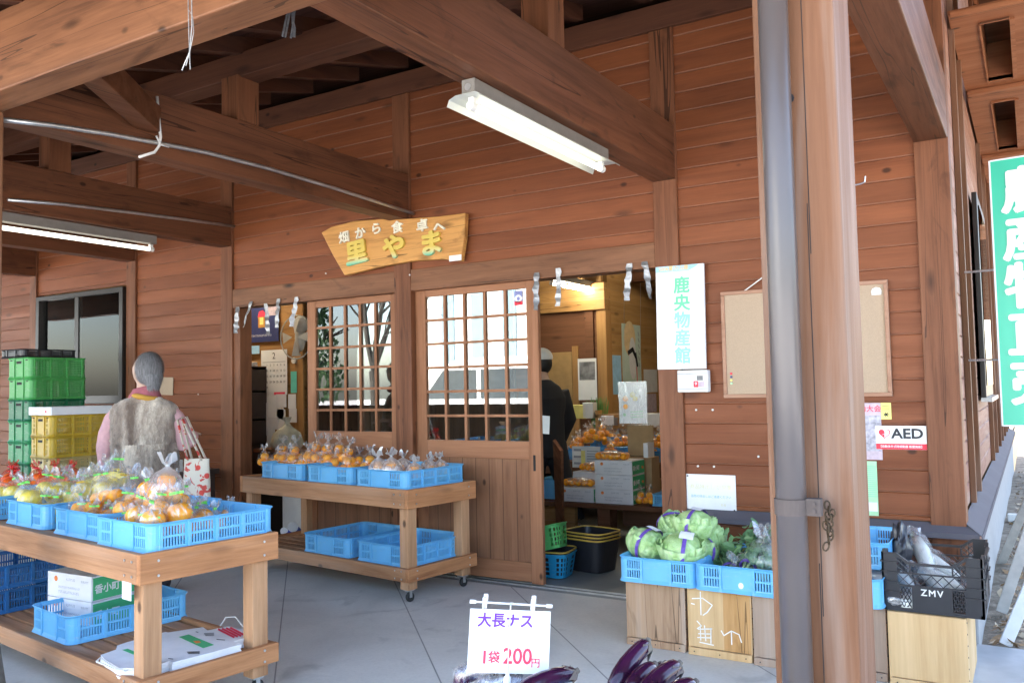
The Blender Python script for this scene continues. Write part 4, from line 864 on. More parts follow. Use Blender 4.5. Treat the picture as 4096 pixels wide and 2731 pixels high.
gl_ = ['bottom dark green crate of the left stack', 'dark green crate second from the bottom of the left stack', 'mid green crate third from the bottom of the left stack', 'mid green crate fourth from the bottom of the left stack', 'dark green crate behind the yellow crates, fifth from the bottom', 'mid green crate behind the yellow crates, sixth from the bottom', 'bright green crate behind the white flat carton', 'dark green crate just above the white flat carton', 'bright green crate second from the top of the left stack', 'bright green crate on top of the left stack']
GX, GY, GR = -7.17, -.53, R(0)
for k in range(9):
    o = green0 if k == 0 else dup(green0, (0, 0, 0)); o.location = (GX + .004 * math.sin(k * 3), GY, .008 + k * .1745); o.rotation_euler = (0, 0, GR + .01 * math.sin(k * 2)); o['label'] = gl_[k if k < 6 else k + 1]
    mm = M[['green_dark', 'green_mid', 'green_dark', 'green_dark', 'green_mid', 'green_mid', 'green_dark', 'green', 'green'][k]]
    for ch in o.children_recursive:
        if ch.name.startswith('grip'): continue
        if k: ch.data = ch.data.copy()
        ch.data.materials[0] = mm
bc = crate('black_tray', 'black plastic tray lying on top of the green crate stack', M['black'], .36, .48, .07, (GX - .10, GY - .02, .008 + 9 * .1745), 0, None, 'tall', 'tray')
YX, YY = -6.38, -.98
ycr0 = crate('yellow_crate', 'x', M['yellow'], .36, .60, .155, (YX, YY, .0), R(-6), 'stacked yellow crates', 'tall')
for k in range(7):
    o = ycr0 if k == 0 else dup(ycr0, (0, 0, 0)); o.location = (YX, YY + .25, .005 + k * .158); o.rotation_euler = (0, 0, R(-6)); o['label'] = ('bottom yellow crate of the stack behind the near cart', 'yellow crate second from the floor behind the near cart', 'yellow crate third from the floor behind the near cart', 'pale yellow crate fourth from the floor behind the oranges', 'pale yellow crate under two brighter ones behind the oranges', 'bright yellow crate in the middle behind the tray', 'bright yellow crate under the white flat carton')[k]
    if k in (3, 4):
        for ch in o.children_recursive:
            if not ch.name.startswith('grip'): ch.data = ch.data.copy(); ch.data.materials[0] = M['yellow_pale']
wc = MB().box((-.19, -.23, 0), (.19, .23, .062)).build('flat_carton', M['white'], bevel=.003); wc.location = (YX - .02, YY + .19, .005 + 7 * .158); wc.rotation_euler = (0, 0, R(-6)); tag(wc, 'flat white carton lying on the yellow crates', 'carton')
mb = MB(); scribble(mb, -.14, .024, .20, .014, 8, lambda a, b: (a, -.2306, b), .002, 2); mb.build('print', M['lightgreen'], wc); MB().box((.09, -.2312, .018), (.11, -.2302, .036)).build('red_mark', M['red'], wc)

# ------------------------------------------------------------------ boxes, cabbages and greens on the right
box_kinds = []
def plybox(label, x0, x1, y0, depth, h, mat, foot, rz=0, nails=True):
    t = thing('plywood_box', label, 'wooden box', ((x0 + x1) / 2, y0, 0), rz, 'plywood boxes used as stands'); W = x1 - x0
    MB().box((-W / 2 + .006, 0, .036), (W / 2 - .006, .012, h - .002)).build('front_panel', mat, t, bevel=.002)
    for s in (-1, 1): a = s * W / 2; MB().box((min(a, a - s * .012), .0005, .001), (max(a, a - s * .012), depth, h)).build('side_panel', mat, t, bevel=.002)
    MB().box((-W / 2 + .0122, .003, h - .012), (W / 2 - .0122, depth, h - .0005)).build('top_panel', mat, t)
    MB().box((-W / 2 + .001, -.008, .0), (W / 2 - .001, .010, .034)).build('foot_rail', foot, t, bevel=.003)
    if nails:
        for k in range(6): MB().tube([(W / 2 + .0002, .006, .06 + k * .045), (W / 2 + .0022, .006, .06 + k * .045)], .003, 6).build('nail', M['ink'], t)
        for x in (-W * .4, 0, W * .4): MB().tube([(x, -.0082, .017), (x, -.0098, .017)], .003, 6).build('nail', M['ink'], t)
    return t
b1 = plybox('worn brown plywood box under the cabbage crate', -1.735, -1.435, -.80, .5, .31, M['ply_old'], M['ply_old'])
b2 = plybox('pale plywood box chalked with characters under the greens crate', -1.42, -1.12, -.81, .5, .31, M['ply'], M['ply'])
MB().box((.02, -.0008, .037), (.143, -.0001, .307)).build('warm_panel', M['ply_warm'], b2); b2['label'] = 'two toned pale and orange plywood box chalked with characters under the greens crate'
b3 = plybox('greyed plywood box half hidden by the porch post', -1.112, -.815, -.825, .5, .31, M['ply_grey'], M['ply_grey'])
b4 = plybox('greyed box seen between the porch post and the pale end box', -.81, -.565, -.79, .5, .315, M['ply_grey'], M['ply_grey'])
b5 = plybox('pale clean plywood box under the black crate', -.555, -.265, -.82, .5, .30, M['ply'], M['ply'])
mb = MB(); fr = lambda a, b: (a, -.0012, b)
for st in (((-.125, .255), (-.075, .262), (-.03, .235), (-.055, .20), (-.075, .185)), ((-.085, .29), (-.085, .185)), ((-.13, .232), (-.115, .23)), ((-.105, .155), (-.085, .135), (-.105, .12)), ((-.10, .118), (-.035, .128)), ((-.10, .098), (-.04, .104)), ((-.105, .08), (-.045, .086)), ((-.07, .138), (-.066, .07)), ((-.04, .13), (-.042, .062)), ((-.095, .06), (-.03, .055)), ((-.09, .13), (-.09, .07)), ((.008, .125), (.02, .105), (.055, .13), (.09, .118), (.10, .085)), ((.055, .13), (.055, .07))):
    mb = MB(); stroke(mb, st, .005, fr); mb.build('chalk_stroke', M['chalk'], b2)
ZC = .312
cabc = blue((-1.555, -.575, ZC), R(0), 'blue crate heaped with cabbages', (.90, 1, 1.05)); grc = blue((-1.162, -.585, ZC), R(-1), 'blue crate of dark greens beside the cabbages', (.93, 1, 1.05))
blue((-.76, -.60, ZC + .004), 0, 'blue crate half hidden between the porch post and the black crate', (.93, 1, 1.05)); blue((-.735, -.46, ZC + .125), 0, 'upper blue crate tucked beside the black crate', (.82, .8, 1.0))
text('pen_marking', '鹿本町', .03, M['blue_ink'], cabc, T(0, -BL / 2 + .0085, .05) @ FRONT, 0, .0002)
mb = MB().tube([(.02, -BL / 2 + .0085, .035), (.02, -BL / 2 + .0065, .035)], .013, 10); mb.build('sticker', M['white'], grc)
def cabbage(seed):
    q = random.Random(seed); t = thing('cabbage', 'x', 'cabbage', (0, 0, 0), 0, 'banded cabbages')
    fnz = lambda p, u: p * (1 + .045 * noise.noise(u * 2.4 + Vector((seed, 0, 0))) + .012 * math.sin(9 * math.atan2(u.y, u.x) + 4 * u.z))
    MB().ball((0, 0, .075), (.098, .098, .078), 32, 20, fnz).build('head', M['cabbage'], t, smooth=True)
    for k in range(9):
        a0 = k * 2.25 + q.uniform(-.3, .3); mb = MB(); vs = []; nu, nv = 12, 9; tw = q.uniform(.75, 1.05); curl = q.uniform(.03, .085)
        for i in range(nv + 1):
            v = i / nv
            for j in range(nu + 1):
                u = (j / nu - .5) * 2; th = -1.35 + 1.9 * v * tw; wd = 1.0 * math.sin(min(1, v * 1.25 + .12) * 1.6) * .95
                a = a0 + u * wd * .85; rr = 1.03 + .04 * (k % 5) / 5 + .03 * noise.noise(Vector((u * 2 + k, v * 3, seed))) + curl * 9 * max(0, v - .72) ** 1.3 * (1 + .7 * math.sin(u * 7 + k)) + (.012 + .05 * max(0, v - .6)) * math.sin(u * 13 + v * 4 + k)
                vs.append((.098 * rr * math.cos(th) * math.cos(a), .098 * rr * math.cos(th) * math.sin(a), .075 + .078 * rr * math.sin(th) + .02 * max(0, v - .8)))
        mb.add(vs, [(i * (nu + 1) + j, i * (nu + 1) + j + 1, (i + 1) * (nu + 1) + j + 1, (i + 1) * (nu + 1) + j) for i in range(nv) for j in range(nu)])
        mb.build('leaf', M['cabbage'], t, smooth=True, solid=.0015)
    mb = MB(); vs = []
    for i in range(29):
        a = i / 28 * 2 * math.pi
        for s in (-.009, .009): vs.append((s + .02, .108 * math.cos(a), .075 + .090 * math.sin(a)))
    mb.add(vs, [(2 * i, 2 * i + 1, 2 * i + 3, 2 * i + 2) for i in range(28)]); mb.build('band', M['tape_purple'], t)
    mb = MB(); vs = []
    for i in range(5):
        a = R(62) + i * R(8); vs += [(-.008, -.111 * math.cos(a), .075 + .093 * math.sin(a)), (.055, -.109 * math.cos(a), .075 + .091 * math.sin(a))]
    mb.add(vs, [(2 * i, 2 * i + 1, 2 * i + 3, 2 * i + 2) for i in range(4)]); mb.build('price_label', M['paper'], t)
    return t
cb0 = cabbage(1); cb1 = cabbage(5)
cl = [(1472, 1248, -.70, .375, 1.02, 0, 'cabbage with white label at the left front of the crate'), (1563, 1262, -.72, .375, 1.05, .5, 'cabbage in the front centre with a tilted white label'), (1535, 1205, -.50, .44, .92, 2.4, 'cabbage standing at the back left of the heap'), (1590, 1208, -.56, .47, 1.02, .1, 'topmost cabbage with a label on its crown'), (1640, 1240, -.50, .39, .9, 3.9, 'cabbage at the right back of the heap'), (1612, 1268, -.62, .37, .8, 1.2, 'small cabbage squeezed at the right front of the heap')]
for i, (u, v, y, z, s, rz, lb) in enumerate(cl):
    src = (cb0, cb1)[i % 2]; P = at(u, v, 'y', y)
    o = src if i < 2 else dup(src, (0, 0, 0)); o.location = (P.x, y, P.z - .075 * s); o.rotation_euler = ((-.35, .2, .5, -.15, .3, -.4)[i], (.25, .1, -.5, .05, .4, .2)[i], rz - .3); o.scale = (s,) * 3; o['label'] = lb
def greens(name, label, loc, rz, tilt, stems, leafm, seed, L=.30):
    q = random.Random(seed); t = thing(name, label, 'vegetable', loc, rz); t.rotation_euler = (tilt, 0, rz)
    mb = MB(); lf = MB()
    for k in range(stems):
        x = q.uniform(-.03, .03); y = q.uniform(-.03, .03); top = Vector((x * 2.2, y * 2.2, L * q.uniform(.62, .8)))
        mb.tube([(x * .6, y * .6, 0), (x * .7, y * .7, L * .3), top], [.005, .004, .0025], 6)
        for _ in range(16):
            c = top + Vector((q.gauss(0, .035), q.gauss(0, .035), q.uniform(-.07, .09))); m_ = Euler((q.uniform(-1.4, 1.4), q.uniform(-1.4, 1.4), q.uniform(0, 6.3))).to_matrix(); s_ = q.uniform(.016, .036)
            P = [Vector(p) * s_ for p in ((-1, 0, 0), (-.5, -.55, .15), (.5, -.6, .2), (1, 0, .05), (.5, .6, .25), (-.5, .5, .1))]; lf.add([m_ @ p + c for p in P], [(0, 1, 2, 3), (0, 3, 4, 5)])
    mb.build('stem', M['stem'], t, smooth=True); lf.build('leaf', leafm, t)
    MB().lathe([(.036, 0), (.040, .001), (.040, .018), (.036, .019)], 18, (0, 0, L * .28)).build('band', M['tape_purple'], t); return t
P = at(1722, 1305, 'y', -.70); greens('leafy_greens', 'banded bunch of dark leafy greens in the blue crate', (P.x - .02, -.80, P.z - .035), R(-10), R(-64), 16, M['veg'], 2, .33)
P = at(1700, 1300, 'y', -.66); greens('leafy_greens', 'bagged dark greens leaning left in the blue crate', (P.x - .03, -.74, P.z - .045), R(14), R(-76), 10, M['veg'], 8, .28)
def broccoli(label, loc, s, seed):
    t = thing('broccoli', label, 'vegetable', loc); q = random.Random(seed); mb = MB()
    for _ in range(60):
        a, e = q.uniform(0, 6.3), q.uniform(-.2, 1.5); c = Vector((math.cos(a) * math.cos(e), math.sin(a) * math.cos(e), math.sin(e) * .7)) * .06 * s
        mb.ball(c + Vector((0, 0, .05 * s)), q.uniform(.012, .02) * s, 7, 5)
    mb.build('floret_crown', M['brocc'], t); MB().tube([(0, 0, -.03 * s), (0, 0, .05 * s)], .02 * s, 10).build('stalk', M['stem'], t)
    prof, fn = gather(seed, .075 * s, .2 * s, .012, .05); MB().lathe(prof, 24, (0, 0, -.03 * s), fn).build('bag', M['film'], t, smooth=True)
for i, (u, v, s) in enumerate(((1752, 1292, 1.1), (1778, 1298, 1.0), (1690, 1318, .7))): P = at(u, v, 'y', -.68); broccoli(('bagged broccoli beside the greens bunch', 'bagged broccoli against the porch post', 'small bagged broccoli at the front left of the greens crate')[i], (P.x, -.68, P.z - .04), s, 20 + i)
# black crate with bagged radishes
def black_crate(loc):
    W, L, H = .37, .48, .235; t = thing('black_crate', 'tall black lattice crate of bagged radishes on the end box', 'crate', loc)
    hx, hy = W / 2, L / 2
    def wall(fr, wd, name, cut):
        f = MB()
        def b(a0, z0, a1, z1, th=.008): f.add([fr(a, d, z) for d in (0, th) for a, z in ((a0, z0), (a1, z0), (a1, z1), (a0, z1))], [(0, 1, 2, 3), (7, 6, 5, 4), (0, 4, 5, 1), (1, 5, 6, 2), (2, 6, 7, 3), (3, 7, 4, 0)])
        h = wd / 2
        b(-h, 0, h, .014, .014); b(-h, .014, -h * .68, H); b(h * .68, .014, h, H)
        for z in (.075, .115, .155, .195): b(-h, z, -h * .66, z + .004, -.006); b(h * .66, z, h, z + .004, -.006)
        b(-h * .68, .10, h * .68, .108); b(-h * .40, .014, h * .40, .10, .006); b(-h * .68, .014, -h * .64, .1); b(h * .64, .014, h * .68, .1)
        zt = .20 if cut else H - .008
        b(-h * .68, .152, h * .68, .158); b(-h * .42, zt - .010, h * .42, zt, -.01)
        for s in (-1, 1):
            f.add([fr(s * h * a, d, z) for d in (-.006, .008) for a, z in ((.42, zt), (.42, zt - .010), (.68, H - .014), (.68, H))], [(0, 1, 2, 3), (7, 6, 5, 4), (0, 4, 5, 1), (1, 5, 6, 2), (2, 6, 7, 3), (3, 7, 4, 0)])
            b(s * h * .42 - .003, .158, s * h * .42 + .003, zt - .01)
        def x(a0, z0, a1, z1):
            f.add([fr(a, d, z) for d in (.001, .005) for a, z in ((a0 - .0022, z0), (a0 + .0022, z0), (a1 + .0022, z1), (a1 - .0022, z1))], [(0, 1, 2, 3), (7, 6, 5, 4), (0, 4, 5, 1), (1, 5, 6, 2), (2, 6, 7, 3), (3, 7, 4, 0)])
        n = 6
        for k in range(n): a0 = -h * .68 + k * h * 1.36 / n; a1 = a0 + h * 1.36 / n; x(a0, .108, a1, .152); x(a1, .108, a0, .152)
        for s in (-1, 1):
            for k in range(2):
                a0 = s * (h * .42 + k * h * .13); a1 = s * (h * .42 + (k + 1) * h * .13)
                for z0 in (.158, .182): x(a0, z0, a1, z0 + .024); x(a1, z0, a0, z0 + .024)
            for k in range(3):
                a0 = s * (h * .42 + k * h * .075); a1 = s * (h * .42 + (k + 1) * h * .075)
                for z0 in (.018, .045, .072): x(a0, z0, a1, z0 + .026); x(a1, z0, a0, z0 + .026)
        f.build(name, M['black'], t)
    wall(lambda a, d, z: (a, -hy + d, z), W, 'end_wall', True); wall(lambda a, d, z: (a, hy - d, z), W, 'end_wall', True)
    wall(lambda a, d, z: (hx - d, a, z), L, 'long_wall', False); wall(lambda a, d, z: (-hx + d, a, z), L, 'long_wall', False)
    MB().box((-hx + .006, -hy + .006, .003), (hx - .006, hy - .006, .010)).build('crate_floor', M['black'], t)
    text('lettering', 'ZMV', .036, M['offwhite'], t, T(0, -hy - .0005, .082) @ FRONT, .0006, .0012, spacing=1.25)
    return t
BCX, BCY, BCZ = -.385, -.57, .303
black_crate((BCX, BCY, BCZ))
def radish(label, loc, rot, L=.26):
    t = thing('bagged_radish', label, 'radish', loc, 0, 'bagged white radishes'); t.rotation_euler = rot
    MB().tube([(0, 0, 0), (0, .01, L * .3), (0, .012, L * .7), (0, .0, L)], [.008, .03, .036, .022], 16).build('root', M['daikon'], t, smooth=True)
    q = random.Random(int(L * 1000)); 
    prof = [(.0, -.02), (.03, -.015), (.043, L * .3), (.047, L * .75), (.04, L), (.02, L * 1.1), (.035, L * 1.22)]
    MB().lathe(prof, 22, (0, 0, 0), lambda p, a: Vector((p.x * (1 + .13 * math.sin(5 * a + p.z * 30)), p.y * (1 + .13 * math.cos(4 * a + p.z * 21)), p.z + .008 * math.sin(3 * a)))).build('bag', M['film'], t, smooth=True)
for i, (dx, dy, dz, rx, ry, L) in enumerate(((-.03, .02, .10, -1.0, -.55, .25), (.02, -.08, .06, -1.45, .5, .22), (-.08, -.10, .05, -1.3, .9, .23), (.10, -.03, .07, -1.3, -.8, .2), (.08, .08, .09, -1.1, .7, .19), (-.10, .06, .06, -1.5, 1.2, .2), (.04, -.16, .03, -1.57, 1.35, .21))):
    radish(('bagged radish sticking up at the back left of the black crate', 'bagged radish behind the front handle of the black crate', 'bagged radish at the left front of the black crate', 'bagged radish at the right of the black crate', 'bagged radish at the back right of the black crate', 'bagged radish low at the left of the black crate', 'bagged radish lowest behind the lattice of the black crate')[i], (BCX + dx, BCY + dy, BCZ + dz), (rx, ry, .3 * i), L)
pb = MB().ball((0, 0, .09), (.04, .07, .10), 22, 14, lambda p, u: p * (1 + .55 * noise.noise(u * 2.6 + Vector((4, 1, 2))) + .12 * noise.noise(u * 9))).build('plastic_bag', M['bagdark'], smooth=True); pb.location = (BCX - .155, BCY + .08, BCZ + .1); tag(pb, 'dark crumpled plastic bag over the left edge of the black crate', 'bag')

# ------------------------------------------------------------------ signs and papers on the wall
def flat(name, label, cat, x0, x1, z0, z1, mat, y=-.026, th=.003, rz=0, group=None):
    """thin board on the front wall; local origin at its centre on the back"""
    o = MB().box((-(x1 - x0) / 2, -th, -(z1 - z0) / 2), ((x1 - x0) / 2, 0, (z1 - z0) / 2)).build(name, mat); o.location = ((x0 + x1) / 2, y, (z0 + z1) / 2); o.rotation_euler = (0, rz, 0)
    return tag(o, label, cat, group)
# carved slab over the doors
cn = [at(u, v, 'y', -.05) for u, v in ((742, 535), (765, 522), (815, 509), (875, 504), (940, 503), (1010, 498), (1072, 490), (1070, 545), (1062, 600), (1020, 596), (950, 600), (880, 613), (795, 633), (770, 590))]
sg = thing('carved_sign', 'carved wooden slab sign with yellow and white characters over the doors', 'sign', (-3.8, -.024, 2.27))
MB().prism([(p.x + 3.8, p.z - 2.27) for p in cn], 0, -.045, lambda a, b, t: (a, t, b)).build('slab', M['signwood'], sg, bevel=.006)
def carved(ch, u, v, size, mat, rot=0, bold=.004, name='character', ext=.010, wx=1.15):
    P = at(u, v, 'y', -.07); return text(name, ch, size, mat, sg, T(P.x + 3.8, -.046 - ext, P.z - 2.27) @ Matrix.Rotation(R(rot), 4, 'Y') @ FRONT, bold, ext, wx=wx)
def grad_mat():
    m, t, b = newmat('carved lettering'); tc = t.nodes.new('ShaderNodeTexCoord'); sp = t.nodes.new('ShaderNodeSeparateXYZ'); t.links.new(tc.outputs['Object'], sp.inputs[0])
    f = mth(t, 'ADD', mth(t, 'MULTIPLY', sp.outputs[2], 5.2), .82); t.links.new(ramp(t, f, [(.20, (.10, .50, .34)), (.36, (.66, .58, .24)), (.5, (.66, .49, .09))]), b.inputs['Base Color']); b.inputs['Roughness'].default_value = .5; return m
M['carve'] = grad_mat(); M['carve_w'] = plain('carved white', (.78, .74, .58), .6)
for ch, u, v, rot in (('里', 822, 584, -6), ('や', 908, 571, -6), ('ま', 993, 563, -4)): carved(ch, u, v, .178, M['carve'], rot, .0075)
for ch, u, v, rot in (('畑', 792, 547, -6), ('か', 829, 537, -6), ('ら', 866, 527, -5), ('食', 914, 524, -4), ('卓', 971, 520, -3), ('へ', 1010, 523, -8)): carved(ch, u, v, .088, M['carve_w'], rot, .002, 'small_character', .006)
P = at(1046, 593, 'y', -.07); MB().box((P.x + 3.8 - .05, -.048, P.z - 2.27 - .018), (P.x + 3.8 + .05, -.0455, P.z - 2.27 + .02)).build('white_card', M['paper'], sg)
# white upright shop sign
ws = flat('shop_sign', 'tall white board with green vertical lettering beside the open doorway', 'sign', -1.835, -1.550, 1.335, 1.926, M['white'], -.026, .018, R(.6))
for k, ch in enumerate('鹿央物産館'): text('character', ch, .098, M['ink_green'] if k < 2 else M['ink_green2'], ws, T(.012, -.0195, .175 - k * .1) @ FRONT, .0028, .0008)
MB().prism([(-.1415, .262), (-.1415, .294), (.115, .294), (.085, .275), (.055, .262)], -.0185, -.0192, lambda a, b, t: (a, t, b)).build('blue_header', M['sky_paper'], ws)
text('header_lettering', '2006夏の山鹿', .030, plain('header yellow', (.80, .55, .16), .6), ws, T(-.035, -.0198, .279) @ FRONT, .0004, .0004)
MB().tube([(0, -.018, -.288), (0, -.021, -.288)], .004, 8).build('pin', M['metal'], ws)
bb = thing('breaker_box', 'beige meter box with small dark window under the white sign', 'box', (-1.622, -.022, 1.265))
MB().box((-.088, -.055, -.062), (.088, 0, .062)).build('box_body', M['offwhite'], bb, bevel=.006); MB().box((-.086, -.058, .040), (.086, -.0555, .044)).box((-.086, -.058, -.044), (.086, -.0555, -.041)).build('seam', M['grey_ink'], bb)
MB().box((.028, -.0565, .004), (.062, -.0553, .030)).build('display', M['screen'], bb); MB().box((.008, -.0565, -.034), (.034, -.0553, .000)).build('sticker', M['red'], bb); MB().box((.0345, -.0564, -.032), (.070, -.0553, -.004)).build('sticker_print', M['pink_paper'], bb)
text('lettering', '9', .026, M['paper'], bb, T(.021, -.0568, -.016) @ FRONT, .0005, .0002)
pn = flat('wall_notice', 'white laminated notice pinned beneath the clapboards, faded print', 'notice', -1.702, -1.418, .541, .742, M['paper'], -.0035, .002)
text('lettering', '商品持出しで!見事', .029, plain('faded ochre print', (.74, .68, .42), .8), pn, T(0, -.0023, .03) @ FRONT, .0003, .0002); text('lettering', '品物の持出しはご遠慮ください', .0165, M['blue_ink'], pn, T(0, -.0023, -.022) @ FRONT, 0, .0002); text('lettering', '館長', .016, plain('faded ochre print', (.74, .68, .42), .8), pn, T(.07, -.0023, -.066) @ FRONT, 0, .0002)
for x in (-.131, .131):
    for z in (-.09, .09): MB().tube([(x, -.002, z), (x, -.006, z)], .0045, 8).build('pin', M['ink'] if x * z < 0 else M['offwhite'], pn)
ck = flat('cork_board', 'large framed cork board with light surface behind the porch post', 'board', -1.462, -.602, 1.168, 1.756, M['cork'], -.005, .012)
for a, b in (((-.43, -.022, -.294), (.43, .0, -.274)), ((-.43, -.022, .274), (.43, .0, .294)), ((-.43, -.022, -.2735), (-.41, .0, .2735)), ((.41, -.022, -.2735), (.43, .0, .2735))): MB().box(a, b).build('frame', M['corkframe'], ck, bevel=.003)
for k, c_ in enumerate(('red', 'navy', 'yellow_paper', 'lightgreen')): MB().tube([(-.385, -.0125, -.16 - k * .018), (-.385, -.02, -.16 - k * .018)], .006, 10).build('push_pin', M[c_], ck)
MB().lathe([(0, .0), (.022, .0), (.024, .02), (.018, .034), (0, .04)], 12, (.375, -.016, .22), lambda p, a: Vector((p.x * (1 + .2 * math.sin(3 * a)), p.y * .2, p.z))).build('white_clip', M['offwhite'], ck)
yt = flat('paper_strip', 'narrow yellow printed strip on the cork board at the post edge', 'paper', -1.20, -1.165, 1.23, 1.36, M['yellow_paper'], -.019, .001)
MB().tube([at(1710, 668, 'y', -.015), at(1768, 625, 'y', -.015)], .004, 6); o = MB().tube([at(1710, 668, 'y', -.018), at(1768, 625, 'y', -.018)], .0035, 6).build('hanging_string', M['offwhite']); tag(o, 'white string slanting up from the cork board', 'string')
aed = flat('wall_sign', 'white and red sign with heart emblem on the corner clapboards', 'sign', -.690, -.457, .902, 1.02, M['white'], -.004, .003)
MB().box((-.116, -.0042, -.0585), (.1165, -.0031, -.030)).build('red_band', M['red'], aed)
text('lettering', 'AED', .068, M['ink'], aed, T(.030, -.0034, .018) @ FRONT, .0022, .0003, wx=1.12); text('lettering', 'Automated External Defibrillator', .0088, M['grey_ink'], aed, T(.032, -.0034, -.020) @ FRONT, 0, .0002); text('lettering', '【自動体外式除細動器 設置施設】', .0135, M['paper'], aed, T(0, -.0046, -.045) @ FRONT, .0002, .0002)
hp = [(16 * math.sin(t_) ** 3, 13 * math.cos(t_) - 5 * math.cos(2 * t_) - 2 * math.cos(3 * t_) - math.cos(4 * t_)) for t_ in (i * 2 * math.pi / 40 for i in range(40))]
hs = .0017
MB().prism([(-.075 + x * hs, .020 + z * hs) for x, z in hp], -.0032, -.0036, lambda a, b, t: (a, t, b)).build('heart', M['red'], aed)
MB().prism([(-.0755 + x * hs * .86 * (1 if x > 0 else 0), .0205 + z * hs * .86) for x, z in hp if x >= -.01], -.0036, -.0039, lambda a, b, t: (a, t, b)).build('heart_half', M['white'], aed)
MB().prism([(-.092, .012), (-.072, .022), (-.077, .026), (-.056, .034), (-.074, .021), (-.069, .017)], -.0039, -.0042, lambda a, b, t: (a, t, b)).build('bolt', M['pink_paper'], aed)
nt1 = flat('wall_poster', 'pinkish photo flyer on the clapboards at the edge of the porch post', 'poster', -.80, -.662, .848, 1.135, M['pink_paper'], -.0035, .001)
MB().box((-.069, -.0014, -.1), (.066, -.0011, .08)).build('photo_print', plain('grey photo print', (.42, .40, .46), .6, var=.5, scale=40), nt1); text('lettering', '運動大会', .036, M['redink'], nt1, T(.0, -.0015, .112) @ FRONT, .0004, .0002)
nt2 = flat('wall_card', 'small yellow card with dark star picture above the heart sign', 'card', -.661, -.613, 1.052, 1.135, M['yellow_paper'], -.0035, .001)
mb = MB(); fr = lambda a, b: (a, -.0013, b)
for k in range(7): a = k * .9; stroke(mb, [(0, -.017), (.013 * math.cos(a), -.017 + .011 * math.sin(a))], .004, fr)
for k in range(3): stroke(mb, [(-.017, .008 + k * .009), (.016, .009 + k * .009)], .002, fr)
mb.build('print', M['ink'], nt2)
nt3 = flat('wall_leaflet', 'long pale green leaflet under the photo flyer', 'paper', -.79, -.692, .566, .84, M['lightgreen'], -.0035, .001)
mb = MB()
for k in range(16): stroke(mb, [(.0, .11 - k * .010), (.046, .11 - k * .010)], .003, fr)
mb.build('print', M['ink_green'], nt3); MB().box((-.04, -.0014, -.115), (.045, -.0011, -.07)).build('white_field', M['paper'], nt3)
tp_ = flat('teal_note', 'teal paper note on the wall behind the grey haired woman', 'note', -6.68, -6.53, 1.435, 1.585, M['teal'], -.005, .001)
P0, P1 = at(347, 867, 'y', -.01), at(397, 906, 'y', -.01); bp = flat('paper_bag_note', 'brown paper hung on the wall behind the grey haired woman', 'paper', P0.x, P1.x, P1.z, P0.z, M['cork'], -.006, .002, R(2))
for i, (u, v) in enumerate(((1599, 941), (1637, 941), (1603, 1070), (1640, 1071), (1742, 1048), (748, 628), (945, 632), (455, 905))):
    P = at(u, v, 'y', -.004); o = MB().tube([(0, 0, 0), (0, -.006, 0)], .006, 8).build('push_pin', M['offwhite']); o.location = (P.x, -.001 if i < 5 else -.019 if i == 6 else .0, P.z)
    tag(o, ('white pin upper left of two above the laminated notice', 'white pin upper right of two under the meter box', 'white pin lower left just above the laminated notice', 'white pin lower right just above the laminated notice', 'white pin nearest the drainpipe', 'white pin left of the carved sign', 'white pin on the post below the carved sign', 'yellowish pin on the wall right of the woman')[i], 'pin', 'pins in the wall')

# green roadside sign at the corner
gs = thing('green_sign', 'tall green sign with white vertical lettering at the corner of the shop', 'sign', (.035, .42, 1.695), R(-6))
GWd, GHt = .36, 1.39
MB().box((-GWd / 2, 0, -GHt / 2), (GWd / 2, .02, GHt / 2)).build('sign_board', M['signgreen'], gs); mb = MB()
for a, b in (((-GWd / 2 - .002, -.002, -GHt / 2), (-GWd / 2 + .006, .001, GHt / 2)), ((GWd / 2 - .006, -.002, -GHt / 2), (GWd / 2 + .002, .001, GHt / 2)), ((-GWd / 2 + .0062, -.002, GHt / 2 - .006), (GWd / 2 - .0062, .001, GHt / 2 + .002)), ((-GWd / 2 + .0062, -.002, -GHt / 2 - .002), (GWd / 2 - .0062, .001, -GHt / 2 + .006))): mb.box(a, b)
mb.build('edge', M['white'], gs)
for k, ch in enumerate('農産物直売'): text('character', ch, .245, M['white'], gs, T(-.005, -.003, .505 - k * .248) @ FRONT, .009, .0015, wx=1.08)
mb = MB().tube([(-GWd / 2, .01, .12), (-.322, .01, .12)], .006, 8).tube([(-GWd / 2, .01, -.35), (-.322, .01, -.35)], .006, 8); mb.build('bracket', M['metal'], gs)

# leaning painted planks at the far right
for i, (a, b, wd, mt, lb) in enumerate(((at(2309, 1480, 'z', -.02), at(2420, 1215, 'y', .15), .055, 'plank_w', 'white painted plank leaning at the right edge, foot on the pavement joint'), (at(2300, 1405, 'z', -.03), at(2400, 1110, 'y', .75), .055, 'plank', 'grey plank leaning behind the white one at the right edge'), (at(2297, 1300, 'z', -.03), at(2420, 1010, 'y', 1.6), .05, 'plank', 'farther pale plank leaning at the right edge'))):
    tag(MB().beam(a, b, wd, .02, (0, 1, .2)).build('leaning_plank', M[mt], bevel=.003), lb, 'plank', 'planks leaning beside the shop')
mb = MB().box((-.05, -.04, 0), (.05, .04, .07)); o = mb.build('white_block', M['offwhite'], bevel=.008); P = at(2330, 1195, 'z', -.02); o.location = (P.x, P.y, -.03); tag(o, 'small white block on the leaf litter behind the planks', 'block')

